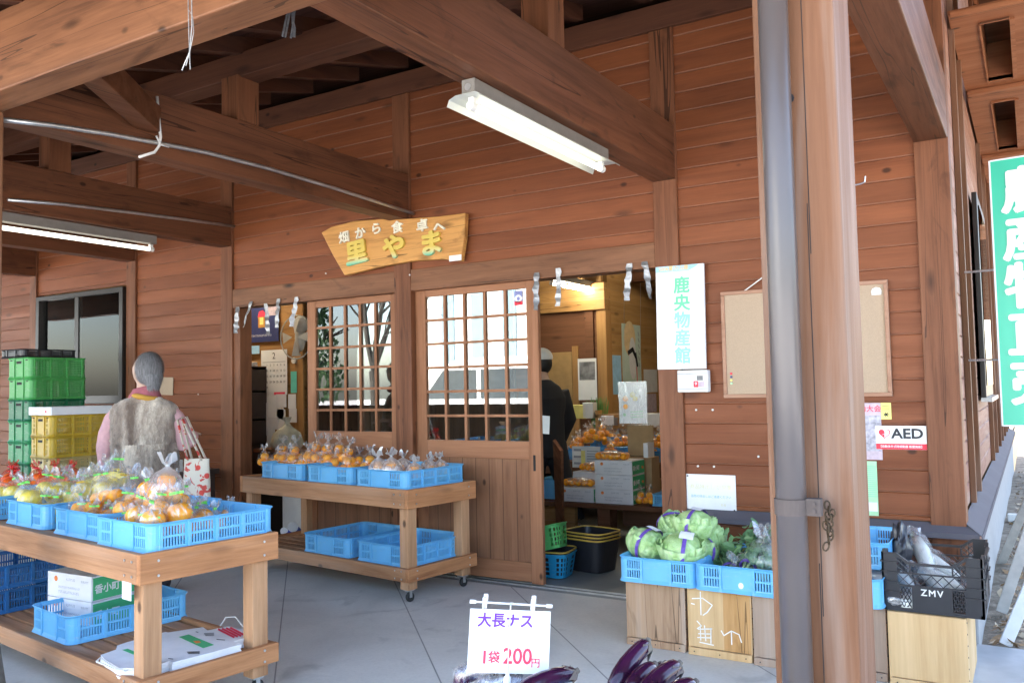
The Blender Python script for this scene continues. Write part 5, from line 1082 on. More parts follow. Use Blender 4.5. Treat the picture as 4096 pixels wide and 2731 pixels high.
# ------------------------------------------------------------------ price card and eggplants in the foreground
st = thing('display_stand', 'blue crate on a low stand holding the eggplants', 'stand', (-.93, -2.90, 0), R(-31))
MB().box((-.34, -.22, 0), (.34, .24, .33)).build('stand_body', M['ply'], st, bevel=.004)
ec = dup(blue0, (-.93, -2.90, .332), R(59), 'blue crate of eggplants under the price card', 'sky blue shallow crates', (1, 1, .8))
PC = CAM + (r_ * ((1170 - 1176) / FPX) + d_ * ((1472 - 784) / FPX) + f_) * 2.12
pc = thing('price_card', 'white hand written price card clipped on a wire stand among eggplants', 'price card', tuple(PC)); 
mm_ = Matrix((r_.normalized(), -Vector((f_.x, f_.y, 0)).normalized(), Vector((0, 0, 1)))).transposed()
yw = math.atan2(r_.y, r_.x)
pc.rotation_euler = (R(-10), R(5.5), yw + R(9))
CWd, CHt = .205, .150
MB().box((-CWd / 2, -.001, -CHt / 2), (CWd / 2, 0, CHt / 2)).build('card', M['paper'], pc)
text('lettering', '大長ナス', .036, M['purple'], pc, T(-.012, -.0014, .047) @ FRONT, .0010, .0002, spacing=.98)
text('lettering', '1', .042, M['redink'], pc, T(-.061, -.0014, -.040) @ FRONT, .0012, .0002); text('lettering', '袋', .030, M['redink'], pc, T(-.037, -.0014, -.040) @ FRONT, .0008, .0002)
text('lettering', '200', .052, M['redink'], pc, T(.022, -.0014, -.036) @ FRONT, .0010, .0002, wx=.95); text('lettering', '円', .024, M['redink'], pc, T(.068, -.0014, -.050) @ FRONT, .0003, .0002)
MB().tube([(-.105, -.004, .092), (.105, -.004, .088)], .0026, 8).tube([(-.105, -.004, .092), (-.090, -.004, .0917)], .005, 8).tube([(.090, -.004, .0883), (.105, -.004, .088)], .005, 8).build('rail', M['white'], pc)
MB().tube([(.004, -.003, .0925), (-.002, -.010, .0925), (-.003, -.012, .085), (-.003, -.012, -.20)], .0018, 8).build('wire_stem', M['metal'], pc)
MB().lathe([(.004, -.10), (.009, -.097), (.009, -.082), (.005, -.078), (.004, -.07)], 12, (-.003, -.012, 0)).build('stem_joint', M['white'], pc)
for x in (-.068, .055):
    mb = MB().box((x - .006, -.008, .075), (x + .006, -.0045, .104)).box((x - .002, .002, .085), (x + .010, .006, .112)).box((x - .004, -.008, .085), (x + .006, .004, .0885)); mb.build('clip', M['film_w'], pc, bevel=.002)
for x, z in ((-.092, .035), (-.087, -.035)): MB().tube([(x, -.0011, z), (x, -.0016, z)], .0015, 8).build('punch_hole', M['grey_ink'], pc)
def eggplant(label, p0, p1, rad, bend=.012, seed=1):
    """p0 tip end, p1 calyx end"""
    p0, p1 = Vector(p0), Vector(p1); L = (p1 - p0).length; t = thing('eggplant', label, 'eggplant', tuple(p0), 0, 'long eggplants in the foreground crate'); dv = (p1 - p0).normalized(); sx = dv.cross(Vector((0, 0, 1))).normalized(); up = sx.cross(dv)
    def pt(k): return dv * (L * k) + up * (bend * math.sin(math.pi * k))
    ks = [0, .04, .12, .3, .5, .7, .86, .95, 1.0]; rs = [.25, .62, .9, 1, .98, .93, .88, .80, .62]
    MB().tube([pt(k) for k in ks], [rad * r for r in rs], 18).build('body', M['egg'], t, smooth=True)
    mb = MB(); q = random.Random(seed); b0 = pt(1.0)
    for j in range(6):
        a = j * 1.047 + q.uniform(-.2, .2); out_ = sx * math.cos(a) + up * math.sin(a); tn = dv.cross(out_)
        A = b0 + dv * .008 + out_ * .004; Bp = b0 - dv * .004 + out_ * rad * .72; Cp = b0 - dv * q.uniform(.018, .034) + out_ * rad * (1.0 + q.uniform(0, .25))
        mb.add([A + tn * .006, A - tn * .006, Bp - tn * .011, Bp + tn * .011, Cp], [(0, 1, 2, 3), (3, 2, 4)])
    mb.tube([b0 - dv * .004, b0 + dv * .014 + up * .004], [.010, .006], 8); mb.build('calyx', M['calyx'], t, solid=.002); return t
def ray(u, v, z): return CAM + (r_ * ((u - 1176) / FPX) + d_ * ((v - 784) / FPX) + f_) * z
for i, (a, b, r_e) in enumerate((((1405, 1592, 2.02), (1485, 1478, 2.12), .024), ((1440, 1600, 1.98), (1500, 1532, 2.05), .022), ((1470, 1612, 1.9), (1556, 1530, 1.98), .025), ((1500, 1640, 1.84), (1592, 1572, 1.9), .024), ((1430, 1620, 2.0), (1524, 1530, 2.1), .020), ((1180, 1600, 2.0), (1318, 1545, 2.08), .022))):
    eggplant(('long glossy eggplant standing up highest at the right of the price card', 'small eggplant with curled calyx under the tallest one', 'glossy eggplant with pale stem end at the front right', 'eggplant lowest at the right edge of the pile', 'eggplant end behind the front right one', 'bagged eggplant end just right of the price card')[i], ray(*a), ray(*b), r_e, seed=i)
for i, (us, lb) in enumerate((([(1052, 1590), (1062, 1552), (1095, 1536), (1160, 1543), (1230, 1556)], 'bagged curved eggplant behind the bottom of the price card'), ([(1090, 1600), (1120, 1570), (1180, 1566), (1260, 1572)], 'second bagged eggplant in front of the curved one'))):
    pts = [ray(u, v, 2.16 - .03 * i) for u, v in us]; o0 = pts[0]; t = thing('eggplant', lb, 'eggplant', tuple(o0), 0, 'long eggplants in the foreground crate')
    MB().tube([p - o0 for p in pts], [.018, .024, .025, .024, .018][:len(pts)], 16).build('body', M['egg'], t, smooth=True)
    MB().tube([p - o0 for p in pts], [.024, .031, .032, .031, .026][:len(pts)], 16).build('bag', M['film'], t, smooth=True)
bgm = MB(); prof, fn = gather(4, .10, .14, .09, .11)
o = MB().lathe([(.02, 0), (.10, .01), (.15, .05), (.13, .09), (.05, .105), (0, .108)], 30, (0, 0, 0), lambda p, a: Vector((p.x * (1 + .12 * math.sin(5 * a) + .06 * math.sin(11 * a)), p.y * (1 + .1 * math.cos(4 * a)), p.z * (1 + .15 * math.sin(7 * a))))).build('eggplant_bag', M['film'], smooth=True); P = ray(1400, 1640, 2.02); o.location = (P.x, P.y, P.z - .07); tag(o, 'crinkled clear bag between the price card and the standing eggplants', 'bag')

# ------------------------------------------------------------------ people
def remesh(v):
    def k(o):
        m = o.modifiers.new('remesh', 'REMESH'); m.mode = 'VOXEL'; m.voxel_size = v; m.use_smooth_shade = True
        s = o.modifiers.new('smooth', 'SMOOTH'); s.factor = .5; s.iterations = 6
    return k
def head_mb(mb, c, rz, s=1.0):
    m = Matrix.Rotation(rz, 3, 'Z'); c = Vector(c)
    def fn(p, u):
        x, y, z = p
        if z < 0: x *= 1 - .30 * min(1, -z / (.11 * s)) ** 1.5; y = y * (1 - .18 * min(1, -z / (.11 * s))) + .012 * s * min(1, -z / (.11 * s))
        return Vector((x, y, z))
    mb.ball(c, (.073 * s, .092 * s, .110 * s), 24, 16, fn, m)
    def P(x, y, z): return c + m @ Vector((x * s, y * s, z * s))
    mb.tube([P(0, .080, .015), P(0, .098, -.018), P(0, .088, -.030)], [.009 * s, .014 * s, .010 * s], 10)
    mb.tube([P(-.022, .080, -.055), P(0, .090, -.055), P(.022, .080, -.055)], [.005 * s, .009 * s, .005 * s], 8)
    for sx in (-1, 1): mb.ball(P(sx * .073, -.004, -.006), (.010 * s, .018 * s, .030 * s), 10, 8, None, m); mb.tube([P(sx * .015, .083, .024), P(sx * .045, .072, .022)], .008 * s, 8)
    return P
def hand_mb(mb, w_, d, side):
    """palm from wrist w_ along d, five curled fingers"""
    w_, d = Vector(w_), Vector(d).normalized(); s = d.cross(Vector((0, 0, 1)) if abs(d.z) < .9 else Vector((0, 1, 0))).normalized() * side; n = s.cross(d)
    mb.tube([w_, w_ + d * .03, w_ + d * .075], [(.022, .018), (.034, .016), (.036, .013)], 10)
    for i, (o_, L) in enumerate(((-.027, .062), (-.009, .074), (.009, .068), (.026, .052))):
        b = w_ + d * .072 + s * o_; mb.tube([b, b + d * L * .45 + n * .006, b + d * L * .8 + n * .022, b + d * L * .95 + n * .036], [.0085, .008, .0075, .006], 8)
    b = w_ + d * .025 - s * .03; mb.tube([b, b + d * .03 - s * .018 + n * .008, b + d * .055 - s * .016 + n * .022], [.010, .009, .007], 8)
W0 = (-4.87, -1.22)
wo = thing('person', 'grey haired woman in fur vest and pink sleeves seen from behind', 'person', (W0[0], W0[1], 0), R(42))
HZ = 1.40
b = MB(); HP = head_mb(b, (0, .015, HZ), R(48))
b.tube([(0, -.01, 1.18), (0, .0, 1.24), (0, .01, 1.33)], [(.075, .06), (.055, .055), (.052, .055)], 14)
b.tube([(0, 0, .60), (0, 0, .74), (0, .0, .90), (0, -.005, 1.05), (0, -.01, 1.17), (0, -.005, 1.22)], [(.15, .10), (.165, .115), (.15, .105), (.165, .11), (.15, .09), (.06, .05)], 18)
for sx in (-1, 1): b.tube([(sx * .085, 0, .70), (sx * .092, .01, .42), (sx * .095, -.005, .10), (sx * .095, -.005, .04)], [.082, .058, .042, .04], 14); b.tube([(sx * .095, -.03, .03), (sx * .10, .06, .03), (sx * .105, .13, .022)], [.035, .038, .022], 10)
EL, WR = (-.236, .01, .93), (-.250, .10, .74); ER, WRr = (.248, -.02, .93), (.270, .13, .985)
b.tube([(-.155, -.01, 1.16), EL, WR], [.045, .038, .028], 12); b.tube([(.155, -.01, 1.16), ER, WRr], [.045, .038, .028], 12)
hand_mb(b, WR, (0, .25, -1), 1); hand_mb(b, WRr, (-.15, 1, .05), -1)
b.build('body', M['skin'], wo, True, mods=(remesh(.009),))
mb = MB(); mb.tube([(-.13, -.01, 1.16), (-.185, -.01, 1.10), (-.222, .0, 1.0), (-.238, .012, .92), (-.245, .05, .84), (-.250, .095, .755)], [.050, .058, .060, .058, .052, .042], 16); mb.build('sleeve', M['pink'], wo, True, mods=(remesh(.010),))
mb = MB(); mb.tube([(.13, -.01, 1.16), (.185, -.01, 1.10), (.228, -.01, 1.0), (.250, -.02, .93), (.262, .05, .95), (.270, .11, .978)], [.050, .058, .060, .060, .052, .042], 16); mb.build('sleeve', M['pink'], wo, True, mods=(remesh(.010),))
def furfn(o):
    m = o.modifiers.new('remesh', 'REMESH'); m.mode = 'VOXEL'; m.voxel_size = .011; m.use_smooth_shade = True
    s = o.modifiers.new('smooth', 'SMOOTH'); s.factor = .5; s.iterations = 5
    tx = bpy.data.textures.new('fur clouds', 'CLOUDS'); tx.noise_scale = .03; d = o.modifiers.new('fur', 'DISPLACE'); d.texture = tx; d.strength = .022; d.mid_level = .4
mb = MB(); mb.tube([(0, 0, .60), (0, 0, .68), (0, 0, .80), (0, -.005, .93), (0, -.01, 1.05), (0, -.015, 1.13), (0, -.014, 1.18), (0, -.010, 1.215), (0, -.005, 1.245)], [(.205, .15), (.21, .155), (.205, .15), (.205, .142), (.212, .138), (.212, .125), (.195, .105), (.135, .08), (.06, .055)], 22)
mb.build('fur_vest', M['fur'], wo, True, mods=(furfn,))
q = random.Random(12); mb = MB()
for _ in range(5200):
    z = q.uniform(.58, 1.21); a = q.uniform(0, 6.283); k = [(.58, .208, .153), (.8, .207, .151), (.95, .208, .142), (1.08, .213, .136), (1.15, .206, .117), (1.21, .145, .085)]
    for ka, kb in zip(k, k[1:]):
        if ka[0] <= z <= kb[0]: t_ = (z - ka[0]) / (kb[0] - ka[0]); rx, ry = ka[1] + (kb[1] - ka[1]) * t_, ka[2] + (kb[2] - ka[2]) * t_
    n_ = Vector((math.cos(a), math.sin(a), 0)); p = Vector((rx * n_.x, ry * n_.y - .005, z)); tn = Vector((-n_.y, n_.x, 0)); e = p + n_ * q.uniform(.010, .026) + Vector((q.uniform(-.014, .014), q.uniform(-.014, .014), -q.uniform(.012, .036)))
    p = p - n_ * .004; mb.add([p - tn * .0016, p + tn * .0016, e], [(0, 1, 2)])
o = mb.build('fur_hair', M['fur'], wo); o['kind'] = 'stuff'
mb = MB()
for sx in (-1, 1): mb.tube([(sx * .08, 0, .74), (sx * .092, .01, .45), (sx * .096, -.003, .10), (sx * .096, -.003, .045)], [.105, .078, .066, .068], 16)
mb.build('trousers', M['trouser'], wo, True, mods=(remesh(.012),))
for sx in (-1, 1): MB().tube([(sx * .096, -.055, .03), (sx * .10, .06, .034), (sx * .105, .15, .022)], [.036, .044, .026], 12).build('shoe', M['shoe'], wo, True)
hr = MB(); mz = Matrix.Rotation(R(48), 3, 'Z')
def hairfn(p, u):
    k = 1.0 + .03 * noise.noise(u * 5)
    return p * k
hr.ball(Vector((0, .015, HZ + .008)) + mz @ Vector((0, -.034, .006)), (.086, .086, .112), 26, 18, hairfn, mz); hr.tube([Vector((0, .015, HZ)) + mz @ Vector((0, -.075, -.02)), Vector((0, .015, HZ)) + mz @ Vector((0, -.062, -.10))], [.060, .038], 14)
hr.build('hair', M['grey_hair'], wo, True, mods=(remesh(.009),))
q = random.Random(21); mb = MB(); hcn = Vector((0, .015, HZ + .008))
for _ in range(4200):
    u = Vector((q.gauss(0, 1), q.gauss(-.35, 1), q.gauss(.1, 1))).normalized()
    if u.z < -.75 or (u.y > .45 and u.z < .45): continue
    p = hcn + mz @ Vector((u.x * .084, u.y * .084 - .034, u.z * .110 + .006)); dn = (Vector((u.x * .3, u.y * .3 - .25, -1)) ); dn = (dn - u * dn.dot(u)).normalized() if abs(dn.normalized().dot(u)) < .98 else Vector((0, -1, 0)); sd_v = u.cross(dn).normalized(); dn = mz @ dn; sd_v = mz @ sd_v; un = mz @ u
    a_ = p + un * .003; e_ = p + dn * q.uniform(.025, .05) + un * q.uniform(.002, .009) + sd_v * q.uniform(-.012, .012)
    mb.add([a_ - sd_v * .0013, a_ + sd_v * .0013, e_], [(0, 1, 2)])
for _ in range(1500):
    a = q.uniform(R(195), R(345)); k_ = q.random(); cz = Vector((0, -.075 + .013 * k_, -.02 - .085 * k_)); rr = .062 - .020 * k_; un = Vector((math.cos(a), math.sin(a), 0)); p = Vector((0, .015, HZ)) + mz @ (cz + un * rr); un = mz @ un; sv = Vector((-un.y, un.x, 0))
    mb.add([p - sv * .0013, p + sv * .0013, p + Vector((0, 0, -q.uniform(.02, .04))) + un * q.uniform(.001, .007) + sv * q.uniform(-.01, .01)], [(0, 1, 2)])
o = mb.build('hair_strands', M['grey_hair'], wo); o['kind'] = 'stuff'
mb = MB(); 
for k, (zz, rr, rt) in enumerate(((1.238, .078, .024), (1.262, .068, .022), (1.282, .062, .018))):
    mb.tube([(rr * math.cos(a), rr * .95 * math.sin(a), zz + .012 * math.sin(a + k)) for a in (i * math.pi / 8 for i in range(17))], rt, 10)
mb.build('scarf', M['scarf'], wo, True, mods=(remesh(.008),))
MB().tube([(.094 * math.cos(a), .094 * math.sin(a), 1.236 + .012 * math.sin(2 * a)) for a in (R(230) + i * R(11) for i in range(11))], [.006, .014, .017, .018, .018, .018, .018, .017, .016, .014, .006], 8).build('scarf_lining', M['scarf_y'], wo, True)
# tote bag on her right forearm
tb = thing('tote_bag', 'cream tote bag with red tulip print hanging from the woman\'s arm', 'bag', tuple(at(452, 1105, 'y', -1.15)), R(20))
mb = MB(); vs = []
for k, (z, a, c) in enumerate(((-.20, .075, .035), (-.12, .088, .045), (0, .088, .040), (.11, .085, .02), (.14, .085, .016))):
    for j in range(20): an = j / 20 * 6.283; vs.append((a * (abs(math.cos(an)) ** .6) * (1 if math.cos(an) > 0 else -1), c * math.sin(an) * (1 + .2 * math.sin(an * 3 + k)), z))
mb.add(vs, [(i * 20 + j, i * 20 + (j + 1) % 20, (i + 1) * 20 + (j + 1) % 20, (i + 1) * 20 + j) for i in range(4) for j in range(20)] + [tuple(range(19, -1, -1))]); mb.build('bag_body', M['tote'], tb, True)
for dy in (-.02, .03): MB().tube([(-.05, dy, .13), (-.085, dy, .25), (-.12, dy, .38), (-.09, dy, .40), (-.03, dy, .28), (.045, dy, .13)], [(.004, .013)] * 6, 8).build('strap', M['tote'], tb, True)

MX, MY = -3.62, 1.80
mn = thing('person', 'man in black coat and white cap with face mask inside the doorway', 'person', (MX, MY, 0), R(70))
b = MB(); MH = 1.46; head_mb(b, (0, .05, MH), R(25), 1.02)
b.tube([(0, .0, 1.24), (0, .02, 1.31), (0, .04, 1.38)], [(.09, .07), (.058, .058), (.055, .058)], 14)
b.tube([(0, 0, .68), (0, 0, .85), (0, 0, 1.02), (0, -.005, 1.15), (0, .0, 1.25)], [(.15, .11), (.15, .11), (.16, .115), (.185, .12), (.12, .08)], 18)
LG = {-1: [(-.09, 0, .76), (-.10, .06, .42), (-.10, .10, .09)], 1: [(.09, 0, .76), (.11, -.10, .44), (.12, -.26, .12)]}
for sx in (-1, 1):
    b.tube(LG[sx], [.088, .062, .045], 14); f0 = Vector(LG[sx][-1]); b.tube([f0 + Vector((0, -.02, -.055)), f0 + Vector((0, .12, -.07))], [.038, .026], 10)
aL = [(-.185, 0, 1.21), (-.25, .04, .98), (-.20, .25, .92)]; aR = [(.185, 0, 1.21), (.26, -.02, .96), (.24, .08, .76)]
b.tube(aL, [.05, .042, .03], 12); b.tube(aR, [.05, .042, .03], 12); hand_mb(b, aL[-1], (.1, 1, 0), 1); hand_mb(b, aR[-1], (0, .2, -1), -1)
b.build('body', M['skin'], mn, True, mods=(remesh(.010),))
mb = MB(); mb.tube([(0, 0, .64), (0, 0, .80), (0, 0, 1.0), (0, -.005, 1.15), (0, .005, 1.24), (0, .02, 1.30)], [(.185, .145), (.185, .145), (.185, .14), (.21, .145), (.16, .11), (.07, .07)], 20)
for ar in (aL, aR): mb.tube(ar, [.078, .068, .052], 14)
mb.build('coat', M['blackcloth'], mn, True, mods=(remesh(.012),))
mb = MB()
for sx in (-1, 1): mb.tube(LG[sx], [.115, .085, .065], 14)
mb.build('trousers', M['blackcloth'], mn, True, mods=(remesh(.012),))
for sx in (-1, 1): f0 = Vector(LG[sx][-1]); MB().tube([f0 + Vector((0, -.05, -.075)), f0 + Vector((0, .07, -.08)), f0 + Vector((0, .15, -.092))], [.040, .046, .026], 12).build('shoe', M['shoe'], mn, True)
mz = Matrix.Rotation(R(25), 3, 'Z'); hc = Vector((0, .05, MH))
MB().ball(hc + mz @ Vector((0, -.02, -.005)), (.080, .088, .10), 20, 12, None, mz).build('hair', M['hair_black'], mn, True)
mb = MB().ball(hc + mz @ Vector((0, -.012, .045)), (.090, .103, .088), 24, 14, lambda p, u: Vector((p.x, p.y, max(p.z, -.02))), mz); mb.prism([(-.07, .06), (-.05, .13), (0, .155), (.05, .13), (.07, .06)], .022, .030, lambda a, c, t: tuple(hc + mz @ Vector((a, c, t)))); mb.build('cap', M['cap'], mn, True, mods=(remesh(.007),))
mb = MB().ball(hc + mz @ Vector((0, .060, -.048)), (.058, .048, .052), 16, 10, None, mz); mb.build('face_mask', M['paper'], mn, True)

# ------------------------------------------------------------------ inside goods
lt = thing('low_table', 'low wooden table of fruit cartons inside the doorway', 'table', (-3.0, 1.75, 0))
MB().box((-.85, -.18, .265), (1.0, .32, .30)).build('table_top', M['indark'], lt, bevel=.003); MB().box((-.05, -.14, 0), (.06, .0, .264)).build('leg', M['indark'], lt); MB().box((.80, -.14, 0), (.9, .28, .264)).build('leg', M['indark'], lt); MB().box((-.72, -.05, 0), (-.30, .0, .264)).build('front_panel', M['inwood'], lt); MB().box((.065, .1, .10), (.79, .13, .262)).build('front_panel', M['indark'], lt)
def icart(u0, u1, v1, y, lb, k=0, s=1): P = at((u0 + u1) / 2, v1, 'y', y); carton((P.x + .02, y + .125, .302 + k * .1165), 0, lb, s)
X1 = at(1410, 1150, 'y', 1.62).x
for k in range(3): carton((X1, 1.745, .3015 + k * .116), R(0), ('bottom', 'middle', 'top')[k] + ' carton of the three stacked in the open doorway')
X2 = at(1322, 1150, 'y', 1.62).x
carton((X2 - .0, 1.745, .3015), 0, 'front carton left of the three stacked in the doorway'); carton((X2 + .03, 1.93, .419), R(88), 'carton turned green side front behind the left one', .98)
pk = thing('mandarin_tray', 'x', 'fruit', (0, 0, 0), 0, 'clear packs of mandarins')
mb = MB(); q = random.Random(2)
for i in range(5):
    for j in range(2): MB().ball((-.11 + i * .055, -.03 + j * .06, .028), .029, 12, 8).build('fruit', M['orange'], pk, True)
MB().ball((0, 0, .03), (.155, .075, .04), 20, 10, lambda p, u: Vector((p.x, p.y, max(p.z, -.029)))).build('wrap', M['film_c'], pk, True)
pk.location = (X1 - .04, 1.70, .3015 + .350); pk['label'] = 'clear pack of mandarins on top of the three cartons'
dup(pk, (X2 - .02, 1.74, .42), R(4), 'clear pack of mandarins on the left front carton'); dup(pk, (X2 + .06, 1.88, .537), R(-8), 'clear pack of mandarins on the carton turned green side front')
opc = thing('open_carton', 'open brown lidded carton behind the three stacked ones', 'carton', (X1 + .04, 2.02, .65))
MB().box((-.16, -.08, -.348), (.16, .09, .0)).build('carton_body', M['brown_card'], opc); MB().box((-.10, .04, .001), (.135, .05, .26)).build('flap', M['brown_card'], opc); MB().box((.10, -.10, .001), (.14, .03, .12)).build('white_flap', M['card'], opc)
ht = thing('display_table', 'long reddish table of mandarin crates inside the shop', 'table', (-3.0, 2.55, 0))
MB().box((-1.4, -.20, .44), (1.75, .9, .56)).build('table_top', M['indark'], ht, bevel=.004)
for x in (-1.3, .1, 1.6): MB().box((x, .1, 0), (x + .1, .7, .438)).build('leg', M['indark'], ht)
q = random.Random(31)
for i, (x, lb) in enumerate(((-3.75, 'deep blue crate of mandarins behind the man in the doorway'), (-3.30, 'deep blue crate of mandarins behind the taped price sheet'), (-2.86, 'deep blue crate of mandarins at the right edge of the doorway'), (-2.42, 'deep blue crate of mandarins hidden behind the doorway post'))):
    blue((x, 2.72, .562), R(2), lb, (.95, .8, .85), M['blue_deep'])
    for k in range(5):
        put(k_man, (x + q.uniform(-.13, .13), 2.62 + q.uniform(-.12, .22), .60 + .02 * k), q.uniform(0, 6), q.uniform(.75, .95), ('mandarin bag in the crate behind the man', 'mandarin bag in the crate behind the price sheet', 'mandarin bag in the crate at the doorway edge', 'mandarin bag hidden behind the doorway post')[i], ('bags in the crate behind the man', 'bags in the crate behind the price sheet', 'bags in the crate at the doorway edge', 'bags in the hidden crate')[i])
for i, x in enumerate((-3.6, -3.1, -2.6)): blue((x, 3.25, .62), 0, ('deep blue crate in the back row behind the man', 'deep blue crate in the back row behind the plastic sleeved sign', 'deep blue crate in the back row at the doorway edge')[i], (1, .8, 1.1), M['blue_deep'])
for i, x in enumerate((-3.55, -3.05, -2.7)):
    for k in range(3): put(k_man, (x + q.uniform(-.13, .13), 3.2 + q.uniform(-.1, .1), .68), q.uniform(0, 6), .8, ('mandarin bag in the back row behind the man', 'mandarin bag in the back row behind the sleeved sign', 'mandarin bag in the back row at the doorway edge')[i], ('bags in the back row left', 'bags in the back row middle', 'bags in the back row right')[i])
for i, (u, v) in enumerate(((1472, 1150), (1492, 1150))): P = at(u, v, 'y', 1.7); put(k_man, (P.x, 1.7, .303), i, .9, ('tall clear mandarin bag beside the three cartons', 'tall clear mandarin bag at the doorway post')[i], 'bags on the low table')
blue((-2.42, 1.78, .303), R(90), 'blue crate end on the low table at the doorway post', (.7, .6, .8)); blue((X2 - .28, 1.86, .303), 0, 'blue crate on the low table left of the cartons', (.7, .6, 1.4))
def sheet_at(name, label, cat, u0, v0, u1, v1, y, mat, th=.002, ax='y', dx=0):
    A, B = at(u0, v0, ax, y), at(u1, v1, ax, y)
    if ax == 'y':
        o = MB().box((-abs(B.x - A.x) / 2, -th, -abs(B.z - A.z) / 2), (abs(B.x - A.x) / 2, 0, abs(B.z - A.z) / 2)).build(name, mat); o.location = ((A.x + B.x) / 2, y, (A.z + B.z) / 2); return tag(o, label, cat), abs(B.x - A.x), abs(B.z - A.z)
    o = MB().box((0, -abs(B.y - A.y) / 2, -abs(B.z - A.z) / 2), (th, abs(B.y - A.y) / 2, abs(B.z - A.z) / 2)).build(name, mat); o.location = (y, (A.y + B.y) / 2, (A.z + B.z) / 2); return tag(o, label, cat), abs(B.y - A.y), abs(B.z - A.z)
frl = lambda a, b: (a, -.0025, b)
o, W_, H_ = sheet_at('price_sheet', 'white price sheet taped to the table edge behind the cartons', 'sheet', 1314, 1024, 1380, 1075, 2.30, M['paper'])
mb = MB()
for k in range(6): stroke(mb, [(.01, -H_ * .32 + k * H_ * .12), (W_ * .42, -H_ * .32 + k * H_ * .12)], .008, frl)
for k in range(3): stroke(mb, [(-W_ * .42, -H_ * .3 + k * .06), (-W_ * .2, -H_ * .3 + k * .06)], .02, frl)
mb.build('print', M['grey_ink'], o); MB().box((-W_ * .18, -.0032, -H_ * .3), (-.01, -.0026, H_ * .3)).build('yellow_tag', M['yellow_paper'], o)
o, W_, H_ = sheet_at('sleeved_sign', 'fruit picture sign in a shiny plastic sleeve hanging in the doorway', 'sign', 1421, 878, 1487, 972, 1.3, M['paper'])
MB().box((-W_ / 2 - .005, -.006, -H_ / 2 - .02), (W_ / 2 + .005, -.003, H_ / 2 + .005)).build('plastic_sleeve', M['film'], o)
for x, z, r0, mt in ((-.06, .03, .022, 'orange'), (-.06, -.03, .02, 'orange'), (.0, .06, .022, 'pomelo'), (.02, .03, .02, 'pomelo'), (-.07, -.09, .012, 'lightgreen')): MB().tube([(x, -.002, z), (x, -.0028, z)], r0, 14).build('fruit_picture', M[mt], o)
mb = MB()
for k in range(3): stroke(mb, [(-.02, -.07 - k * .02), (.08, -.065 - k * .02)], .006, frl)
mb.build('print', M['lightgreen'], o)
MB().tube([(-W_ * .3, 0, H_ / 2), (-W_ * .3, .05, H_ / 2 + .75)], .0012, 4).tube([(W_ * .3, 0, H_ / 2), (W_ * .3, .05, H_ / 2 + .75)], .0012, 4).build('thread', M['metal'], o)
o, W_, H_ = sheet_at('photo_calendar', 'wall calendar with black and white photo inside the shop', 'calendar', 1327, 824, 1372, 918, IW - .035, M['paper'])
MB().box((-W_ * .42, -.003, -H_ * .02), (W_ * .42, -.0022, H_ * .42)).build('photo', plain('grey photo', (.22, .22, .23), .6, var=.75, scale=9), o)
def spost(lb, u0, v0, u1, v1, mat, extra=None):
    o, W_, H_ = sheet_at('wall_poster', lb, 'poster', u0, v0, u1, v1, -3.838, mat, .002, 'x'); return o, W_, H_
o, W_, H_ = spost('tall pale poster with ink blossom drawing inside the shop', 1427, 742, 1474, 900, plain('pale mint poster', (.55, .66, .58), .7, var=.1, scale=3))
MB().ball((.003, -.05, .22), (.001, W_ * .32, .20), 14, 8).build('orange_wash', plain('peach wash', (.75, .55, .30), .7), o); MB().ball((.004, .02, .0), (.001, W_ * .2, .24), 14, 8).build('white_wash', M['card'], o)
fs_ = lambda a, b: (.006, a, b)
mb = MB(); stroke(mb, [(-.10, .06), (.02, .10), (.10, .02)], .05, fs_); stroke(mb, [(.10, .05), (.14, -.08)], .05, fs_); mb.build('brush_mark', M['ink'], o); mb = MB(); stroke(mb, [(.12, -.1), (.13, -.3), (.05, -.36)], .02, fs_); mb.build('red_mark', M['redink'], o)
mb = MB()
for k in range(6): stroke(mb, [(W_ * .36, .30 - k * .07), (W_ * .40, .26 - k * .07)], .02, fs_)
mb.build('lettering', M['grey_ink'], o)
spost('blue and white notice on the inner wall left of the tall poster', 1399, 815, 1428, 905, M['sky_paper']); spost('pale text sheet on the inner wall right of the tall poster', 1478, 848, 1510, 900, M['card']); spost('pinkish sheet low on the inner wall right of the tall poster', 1480, 905, 1508, 945, M['pink_paper'])
lk = thing('leek_bundle', 'upright bundle of green leeks on the shop table', 'vegetable', tuple(at(1378, 990, 'y', 3.3)))
mb = MB(); q = random.Random(3)
for k in range(60): x, y = q.gauss(0, .04), q.gauss(0, .04); mb.tube([(x * .6, y * .6, -.1), (x, y, .15), (x * 1.5, y * 1.5, q.uniform(.26, .36))], [.006, .005, .001], 5)
mb.build('leaf', M['leek'], lk)
q = random.Random(44)
for i, (u, v, w_, h, mt, lb) in enumerate(((1335, 945, .16, .14, 'yellow_paper', 'yellow packet on the shelf behind the man'), (1355, 942, .12, .16, 'offwhite', 'pale packet on the shelf beneath the photo calendar'), (1400, 965, .14, .1, 'card', 'white packet right of the leeks'), (1500, 965, .2, .14, 'offwhite', 'pale box at the right end of the shop table'))):
    P = at(u, v, 'y', 3.2); o = MB().box((-w_ / 2, -.05, -h / 2), (w_ / 2, .05, h / 2)).build('packet', M[mt], bevel=.006); o.location = P; tag(o, lb, 'packet')
q = random.Random(77)
for i in range(26): put(k_man, (-3.75 + 1.25 * q.random(), 2.55 + .55 * q.random(), .64 + .10 * q.random()), q.uniform(0, 6), q.uniform(.9, 1.25), 'clear mandarin bag heaped over the deep blue crates in the shop', 'bags heaped on the shop table')
sh = thing('shop_shelf', 'wooden shelf of packets along the inner wall', 'shelf', (-3.5, 3.36, 0))
